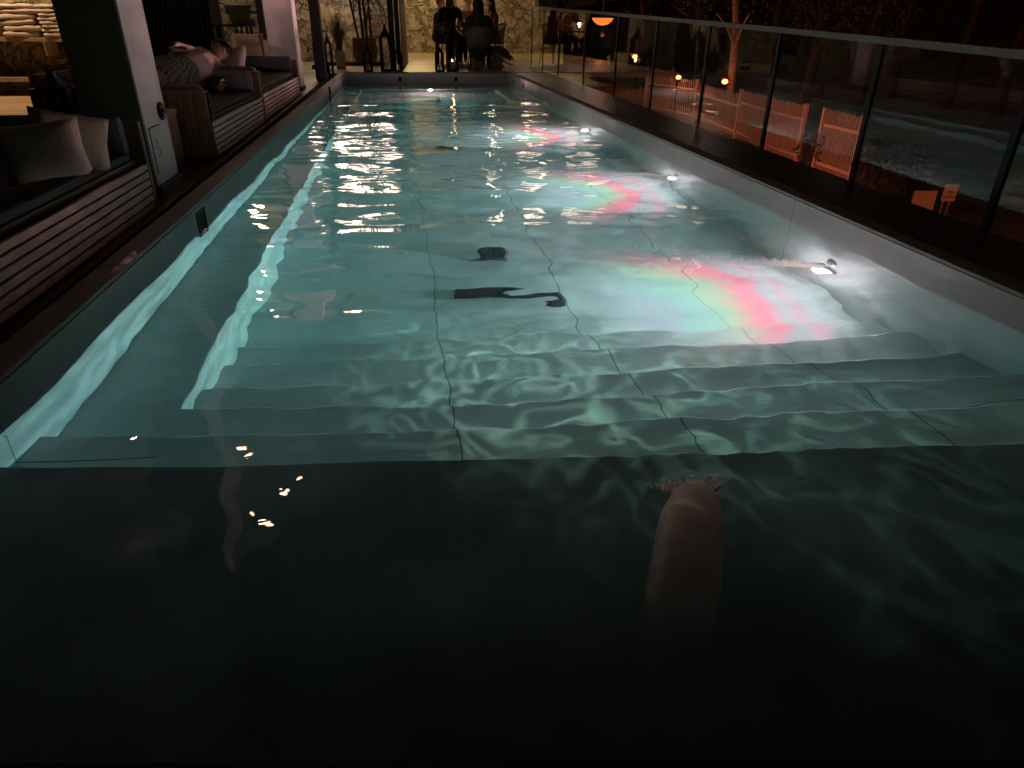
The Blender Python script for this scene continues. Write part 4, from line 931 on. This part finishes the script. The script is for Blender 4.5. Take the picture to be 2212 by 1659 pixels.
for dx, k2 in ((0, 0), (-.16, .02)):
    k_ = kne + Vector((dx, 0, k2)); b.bone(hip + Vector((dx*.6, 0, 0)), .10, k_, .065); b.bone(k_, .062, k_ + Vector((-.15, -.45, -.04)), .04)
    b.bone(k_ + Vector((-.15, -.45, -.04)), .038, k_ + Vector((-.05, -.55, .0)), .03)
b.build('body', M_tan, t, remesh=.010, smooth=True)
sh_ = MB(); sh_.bone(hip.lerp(bel, .35), .150, bel, .165); sh_.bone(bel, .165, chest, .160); sh_.bone(shn, .088, shf, .085); sh_.bone(chest, .150, nk, .095)
sh_.bone(shn, .080, shn.lerp(elb, .45), .075); sh_.bone(shf, .075, shf.lerp(ef, .55), .085)
sh_.build('shirt', M_pinkshirt, t, remesh=.012, smooth=True)
so = MB(); so.bone(hip.lerp(bel, .3), .150, hip, .150)
for dx, k2 in ((0, 0), (-.16, .02)): so.bone(hip + Vector((dx*.6, 0, 0)), .125, (kne + Vector((dx, 0, k2))).lerp(hip, .2), .105)
so.build('shorts', M_check, t, remesh=.012, smooth=True)
hb = MB(); uv = upv.normalized(); fv = fwv.normalized()
hb.ball(hdp - fv*.018 + uv*.022, (.090, .098, .105), 18, 12); hb.build('hair', M_ginger, t, remesh=.012, smooth=True)
rim_ = MB(); rr_ = []
sdv = fv.cross(uv).normalized(); fv2 = uv.cross(sdv)
for i in range(21): a_ = 2*math.pi*i/20; rr_.append(hdp + uv*.045 + sdv*math.cos(a_)*.098 + fv2*(math.sin(a_)*.108-.01))
rim_.tube(rr_, .010, 8).build('head_strap', M_black, t); eyes(t, hdp, fv, uv, 1.08)
MB().tube([wr.lerp(elb, .06), wr.lerp(elb, .16)], .038, 14).build('watch', M_steel, t)
# pale cloth behind him
cl = MB(); c0 = lp(432, 112, -2.35); nU, nV = 14, 10; vs = []
ends = [lp(371, 88, -2.3), lp(368, 118, -2.3), lp(376, 126, -2.3)]
rA = [lp(375, 92, -2.35), lp(366, 107, -2.30), lp(381, 126, -2.25)]; rB = [lp(425, 104, -2.35), lp(430, 112, -2.3), lp(432, 119, -2.25)]
for i in range(nU+1):
    u = i/nU
    for j in range(nV+1):
        v = j/nV; A = (rA[0]*(1-v)**2+rA[1]*2*v*(1-v)+rA[2]*v*v); B_ = (rB[0]*(1-v)**2+rB[1]*2*v*(1-v)+rB[2]*v*v)
        p = A.lerp(B_, u); p += Vector((.05*math.sin(v*14), 0, .02*math.sin(v*19)*(1-u))); vs.append(p)
cl.add(vs, [(i*(nV+1)+j, (i+1)*(nV+1)+j, (i+1)*(nV+1)+j+1, i*(nV+1)+j+1) for i in range(nU) for j in range(nV)])
o = cl.build('cloth', M_cloth_w, smooth=True); md = o.modifiers.new('solid', 'SOLIDIFY'); md.thickness = .012; tag(o, 'pale crumpled cloth draped behind the man on the bench', 'cloth')

# ---------------------------------------------------------------- glass railing
def XG(Y): return 3.10 + .017*Y
bases = [(2196, 310), (2294, 346), (2414, 391), (2556, 441), (2745, 512), (2995, 600), (3347, 729), (3874, 910)]
Ys = []
for bx, by in bases: Ys.append(on_x(bx/1.8228, by/1.8228, XG(on_z(bx/1.8228, by/1.8228, .18).y)).y)
Ys = sorted(Ys); Ys = [Ys[0]-1.5, Ys[0]-2.9][::-1] + Ys; Ys += [Ys[-1]+1.9, Ys[-1]+3.6]
def rail_z(Y):
    # top edge seen in the photo runs (1050,6) (1646,63) (2212,122)
    best = None
    for px in range(900, 2700, 4):
        py = 6 + (px-1050)*.0956 if px < 1646 else 63 + (px-1646)*.1042
        p = on_x(px, py, XG(Y)); d = abs(p.y-Y)
        if best is None or d < best[0]: best = (d, p.z)
    return best[1]
rz_ = {y: rail_z(y) for y in Ys if y > 2.4}
for y in Ys:
    if y not in rz_: rz_[y] = rz_[min(rz_)] - .02
gr = thing('glass_railing', 'glass railing with slim dark posts and pale top rail right of the pool', 'railing', (0, 0, 0))
for y in Ys:
    MB().box(XG(y)-.012, XG(y)+.012, y-.022, y+.022, ZC(y)-.05, rz_[y]-.012).build('post', M_black, gr)
for a, b_2 in zip(Ys, Ys[1:]):
    a2, b2 = a+.035, b_2-.035; g = MB()
    g.hexa([(XG(a2)-.005, a2, ZC(a2)-.02), (XG(a2)+.005, a2, ZC(a2)-.02), (XG(b2)+.005, b2, ZC(b2)-.02), (XG(b2)-.005, b2, ZC(b2)-.02),
            (XG(a2)-.005, a2, rz_[a]-.012), (XG(a2)+.005, a2, rz_[a]-.012), (XG(b2)+.005, b2, rz_[b_2]-.012), (XG(b2)-.005, b2, rz_[b_2]-.012)])
    g.build('glass_panel', M_glass, gr)
hr_ = MB()
for a, b2 in zip(Ys, Ys[1:]):
    hr_.hexa([(XG(a)-.03, a, rz_[a]-.012), (XG(a)+.03, a, rz_[a]-.012), (XG(b2)+.03, b2, rz_[b2]-.012), (XG(b2)-.03, b2, rz_[b2]-.012),
              (XG(a)-.03, a, rz_[a]+.03), (XG(a)+.03, a, rz_[a]+.03), (XG(b2)+.03, b2, rz_[b2]+.03), (XG(b2)-.03, b2, rz_[b2]+.03)])
hr_.build('top_rail', mat('painted_rail', (.20, .165, .14), .6, scale=20, var=.1), gr)

# ---------------------------------------------------------------- garden below, red lit
GZ = -1.5
def gz(x, y): return GZ + max(0, (x-13))*.16 + max(0, y-32)*.05 + .05*math.sin(x*1.3)*math.cos(y*.9)
gb = MB(); xs_ = np.concatenate([np.linspace(3.1, 20, 34), np.linspace(22, 90, 20)]); ys_ = np.linspace(-8, 100, 80); vs = [(x, y, gz(x, y)) for x in xs_ for y in ys_]; n = len(ys_)
gb.add(vs, [(i*n+j, (i+1)*n+j, (i+1)*n+j+1, i*n+j+1) for i in range(len(xs_)-1) for j in range(n-1)])
tag(gb.build('ground', M_soil, smooth=True), kind='structure')
tag(MB().hexa([(3.10, -2.5, -1.8), (3.12, -2.5, -1.8), (3.80, 44, -1.8), (3.78, 44, -1.8), (3.10, -2.5, .0), (3.12, -2.5, .0), (3.80, 44, .05), (3.78, 44, .05)]).build('retaining_wall', M_plaster), kind='structure')
tag(MB().add([(-90, -60, -1.9), (90, -60, -1.9), (90, 120, -1.9), (-90, 120, -1.9)], [(0, 1, 2, 3)]).build('terrain', M_soil), kind='structure')
RED = (1, .21, .085)
def picket(p0, p1, z0, z1, label, npk, grp='picket fence panels in the garden'):
    p0 = Vector(p0); p1 = Vector(p1); d = (p1-p0); L_ = d.length; ang = math.atan2(d.y, d.x)
    t = thing('picket_fence', label, 'fence', (p0.x, p0.y, 0), ang, grp); h = z1-z0
    b = MB()
    for i in range(npk): x = L_*(i+.5)/npk; hh = rng.normal(0, .012); b.box(x-.013, x+.013, -.01, .01, z0+.06, z1+hh)
    b.build('pickets', M_picket, t)
    for zz in (z0+.18, z1-.28): MB().box(0, L_, .0105, .04, zz-.03, zz+.03).build('rail', M_picket, t)
    for x in (0, L_): MB().box(x-.04, x+.04, .0, .08, z0-.1, z1+.04).build('post', M_picket, t)
    return t
fz0 = GZ+.02
def fpt(px, py): q = on_z(px, py, fz0); return (q.x, q.y, 0)
zt1 = on_y(1646, 212, on_z(1646, 327, fz0).y).z
A = fpt(1838, 398); B = fpt(1650, 328); Cc = fpt(1590, 300); D_ = fpt(1500, 262); E_ = fpt(1394, 240)
g1 = Vector(A).lerp(Vector(B), .36); g2 = Vector(A).lerp(Vector(B), .56)
picket(A, g1, fz0, zt1, 'red lit picket fence panel nearest the sign, right of the gap', 17)
picket(g2, B, fz0, zt1, 'red lit picket fence panel left of the gap, behind the railing posts', 19)
picket(B, Cc, fz0, zt1, 'red lit picket fence panel just right of the leaning red trunk', 18)
picket(Cc, D_, fz0, zt1-.1, 'dim picket fence panel left of the leaning trunk', 30)
picket(D_, E_, fz0, zt1, 'orange lit picket fence panel around the glowing garden lamp', 26)
# garden lamps
def garden_lamp(px, py, Yv, label, power, r=.09, post_h=None, disc=False, aim=None):
    q = on_y(px, py, Yv); t = thing('garden_lamp', label, 'lamp', q, 0, 'red garden lamps')
    M_ = emis('red_lamp_glass', (1, .20, .06), 9)
    if disc: MB().lathe([(0.001, -r*.62), (r*.5, -r*.52), (r*.85, -r*.25), (r, 0)], n=28).build('lamp_shade', emis('red_lamp_shade', (1, .17, .03), 2.2), t, smooth=True)
    else:
        MB().tube([(0, .08, 0), (0, -.02, 0)], [r*.7, r*1.25], 16, True).build('housing', M_black, t)
        MB().ball((0, -.03, 0), (r, r*.3, r*.7), 12, 8).build('bulb', M_, t, smooth=True)
    gzz = gz(q.x, q.y)-q.z
    MB().tube([(0, .1, 0 if not disc else 1.2), (0, .1, gzz)] if not disc else [(0, 0, .0), (0, 0, 1.0)], .025, 8).build('pole', M_black, t)
    lamp_point('lamp_light', t, (-.25, -.35, .1) if not disc else (0, 0, -.5), power, RED, .06); return t
lq = on_z(1475, 245, fz0)
garden_lamp(1465, 167, D_[1]+.5 if False else lq.y-1.2, 'glowing red garden lamp on a post in front of the fence', 22)
tq = on_z(1581, 270, fz0)
garden_lamp(1565, 176, tq.y-.15, 'red garden lamp fixed to the leaning trunk', 6, .10)
garden_lamp(1371, 122, 33, 'farther red garden lamp beside a thin trunk', 30, .12)
garden_lamp(1302, 39, 25, 'large glowing orange bowl lamp behind the top rail', 12, .36, disc=True)
# low red floodlight washing the fence foot and the ground by the sign
def ground_spot(x, y, label, power, tgt):
    z = gz(x, y); t = thing('ground_spotlight', label, 'lamp', (x, y, z), 0, 'red ground spotlights')
    MB().tube([(0, 0, 0), (0, 0, .16)], .02, 8).build('stake', M_black, t); MB().tube([(0, .04, .18), (0, -.06, .20)], [.05, .07], 14).build('housing', M_black, t)
    lamp_spot('lamp_light', t, (0, -.05, .35), Vector(tgt)-Vector((x, y, z)), power, RED, 130, .05)
ground_spot(5.6, 13.5, 'red ground spotlight shining at the picket fence', 180, (8.8, 14.6, -1.2))
ground_spot(5.4, 5.2, 'red ground spotlight shining at the garden sign', 300, (8.0, 8.0, -1.5))
ground_spot(6.0, 19.5, 'red ground spotlight shining at the far picket fence', 110, (9.0, 20.5, -1.0))
# sign and board
sq = on_z(2045, 478, fz0); sY = sq.y
ps = [on_y(*p, sY) for p in ((2042, 397), (2068, 399), (2062, 435), (2036, 434))]
sw = (ps[1]-ps[0]).length; shh = (ps[0]-ps[3]).length; cxs = sum((p.x for p in ps))/4; czs = sum((p.z for p in ps))/4
t = thing('garden_sign', 'small orange lit garden sign with three lines of lettering on two stakes', 'sign', (cxs, sY, fz0), math.radians(-8)); cz = czs-fz0
MB().box(-sw/2, sw/2, -.015, .015, cz-shh/2, cz+shh/2).build('sign_board', M_board, t, bevel=.012)
for x in (-.05, .05): MB().box(x-.012, x+.012, .016, .035, -.1, cz).build('stake', M_steel, t)
for k, (tx, szz) in enumerate((('ZONA', .30), ('SPA', .30), ('PRIVADA', .22))): text_mesh('lettering', tx, szz*sw*1.05, M_ink, t, (0, -.018, cz + shh*(.30-.28*k)), (math.radians(90), 0, 0))
bq = on_z(2008, 470, fz0); bp0 = on_y(1987, 415, bq.y); bp1 = on_y(2034, 413, bq.y)
t = thing('display_panel', 'plain red lit board standing left of the garden sign', 'board', ((bp0.x+bp1.x)/2, bq.y+.1, fz0), math.radians(-5)); w_ = (bp1.x-bp0.x)
MB().box(-w_/2, w_/2, -.02, .02, .05, bp0.z-fz0).build('panel', M_board, t, bevel=.008); MB().box(-w_/2, w_/2, -.06, .06, -.05, .05).build('foot', M_armwood, t)
# pole lying over the railing view
r0 = on_y(1763, 331, 13.9); r1 = on_y(1888, 322, 13.2); t = thing('barrier_pole', 'slender barrier pole with a round knob in front of the picket fence', 'barrier', (0, 0, 0))
MB().tube([r0, r1], .025, 8).build('pole', M_picket, t); MB().ball(r1, .06, 12, 8).build('knob', M_picket, t, smooth=True); MB().tube([r0, (r0.x, r0.y, gz(r0.x, r0.y)-.05)], .03, 8).build('stand', M_black, t)

# trees
M_bark2 = mat('scarred_pale_bark', (.12, .09, .07), .9, scale=5, stretch=(3, 3, 7), bump=.02, col2=(.5, .4, .3))
def tree(x, y, h, r, label, lean=(0, 0), crown=True, m=M_fol, n=900, cz=.7, cr=None, tr=M_bark):
    z = gz(x, y) if x > 3.4 else -1.5
    t = thing('tree', label, 'tree', (x, y, z-.1), 0, 'trees of the dark garden')
    b = MB(); pts = []; k = 9
    for i in range(k+1): u = i/k; pts.append((lean[0]*u + .08*math.sin(u*7+x), lean[1]*u + .06*math.cos(u*5+y), h*u))
    b.tube(pts, [r*(1-.65*i/k)*(1+.08*math.sin(i*3+x)) for i in range(k+1)], 10)
    for i in range(7):
        u = rng.uniform(.45, .95); p = Vector(pts[int(u*k)]); a = rng.uniform(0, 6.28); L_ = h*.22
        e = p + Vector((math.cos(a)*L_, math.sin(a)*L_, L_*.7)); b.tube([p, p.lerp(e, .5)+Vector((0, 0, .1)), e], [r*.35, r*.25, r*.1], 6)
    b.build('trunk', tr, t, smooth=True)
    if crown:
        f = MB(); R_ = cr or h*.32; cc_ = [(rng.normal(0, R_*.45), rng.normal(0, R_*.45), h*cz+rng.normal(0, R_*.4), R_*rng.uniform(.3, .6)) for _ in range(16)]
        for i in range(n):
            q_ = cc_[i % 16]; d = Vector(rng.normal(0, 1, 3)).normalized()*q_[3]*rng.uniform(.5, 1.05); c_ = Vector(q_[:3]) + d + Vector((lean[0]*cz, lean[1]*cz, 0))
            a1 = Vector(rng.normal(0, 1, 3)).normalized()*rng.uniform(.03, .08); a2 = a1.cross(Vector(rng.normal(0, 1, 3))).normalized()*a1.length*.5
            f.add([c_-a1, c_+a2, c_+a1, c_-a2], [(0, 1, 2, 3)])
        f.build('crown', m, t)
    return t
tree(tq.x, tq.y, 5.2, .15, 'leaning garden tree whose scarred trunk glows red beside its lamp', lean=(-.75, 0), n=700, cz=.85, tr=M_bark2)
q = on_y(1380, 180, 34); tree(q.x, 34, 6, .16, 'thin tree beside the farthest red garden lamp', lean=(-.3, 0), n=600)
spots = [(1725, 14, 'straight dark trunk rising behind the picket fence gap', .20), (1850, 12, 'dark tree right of the picket fence', .16), (1930, 16, 'bushy dark tree above the striped reflections', .18), (2060, 13, 'dark tree above the garden sign', .15),
         (2180, 11, 'dark tree at the right edge of the view', .17), (1500, 24, 'dark tree above the glowing fence lamp', .2), (1660, 22, 'dark tree in the second row above the fence', .2), (1280, 40, 'dark tree behind the orange bowl lamp', .25), (1440, 36, 'dark tree far behind the fence lamp', .22), (2000, 24, 'dark tree in the second row above the sign', .22), (1200, 46, 'dark tree beyond the end of the terrace', .25)]
for px, Yv, lab, r_ in spots:
    q = on_y(px, 120, Yv+7); tree(q.x + .3, Yv + 7, rng.uniform(4.5, 7), r_, lab, lean=(rng.normal(0, .3), 0), n=2200)
for i, (px, Yv) in enumerate(((1760, 13.6), (1960, 10.6), (1900, 11.5))):
    q = on_y(px, 300, Yv); t = thing('shrub', ['leafy shrub in the gap of the picket fence', 'low dark shrub beside the plain board', 'low dark shrub right of the last picket panel'][i], 'shrub', (q.x+.3, Yv+.2, gz(q.x, Yv)), 0, 'shrubs of the dark garden')
    MB().tube([(0, 0, -.1), (0, 0, .4)], .03, 6).build('stem', M_bark, t); bushy(t, .6, .55, 420, M_fol, droop=.3, size=.07, zs=.6)

# light refracted through the real water surface
water.cycles.is_caustics_caster = True
for o in bpy.data.objects:
    if o.type == 'MESH' and o.name.split('.')[0] in ('pool_basin', 'pool_steps', 'pool_ledge', 'pool_entry_ledge', 'water_sheet', 'foam', 'pool_coping', 'shaft', 'slat_front', 'arm_panel', 'arm_cushion', 'seat_mattress', 'slats', 'top', 'box', 'shirt', 'body', 'shorts', 'cloth', 'cushion', 'plinth'): o.cycles.is_caustics_receiver = True
for l in bpy.data.lights:
    n = l.name.split('.')[0]
    if n == 'lamp_beam' or l.type == 'SPOT' and l.spot_size < 1: l.cycles.is_caustics_light = True
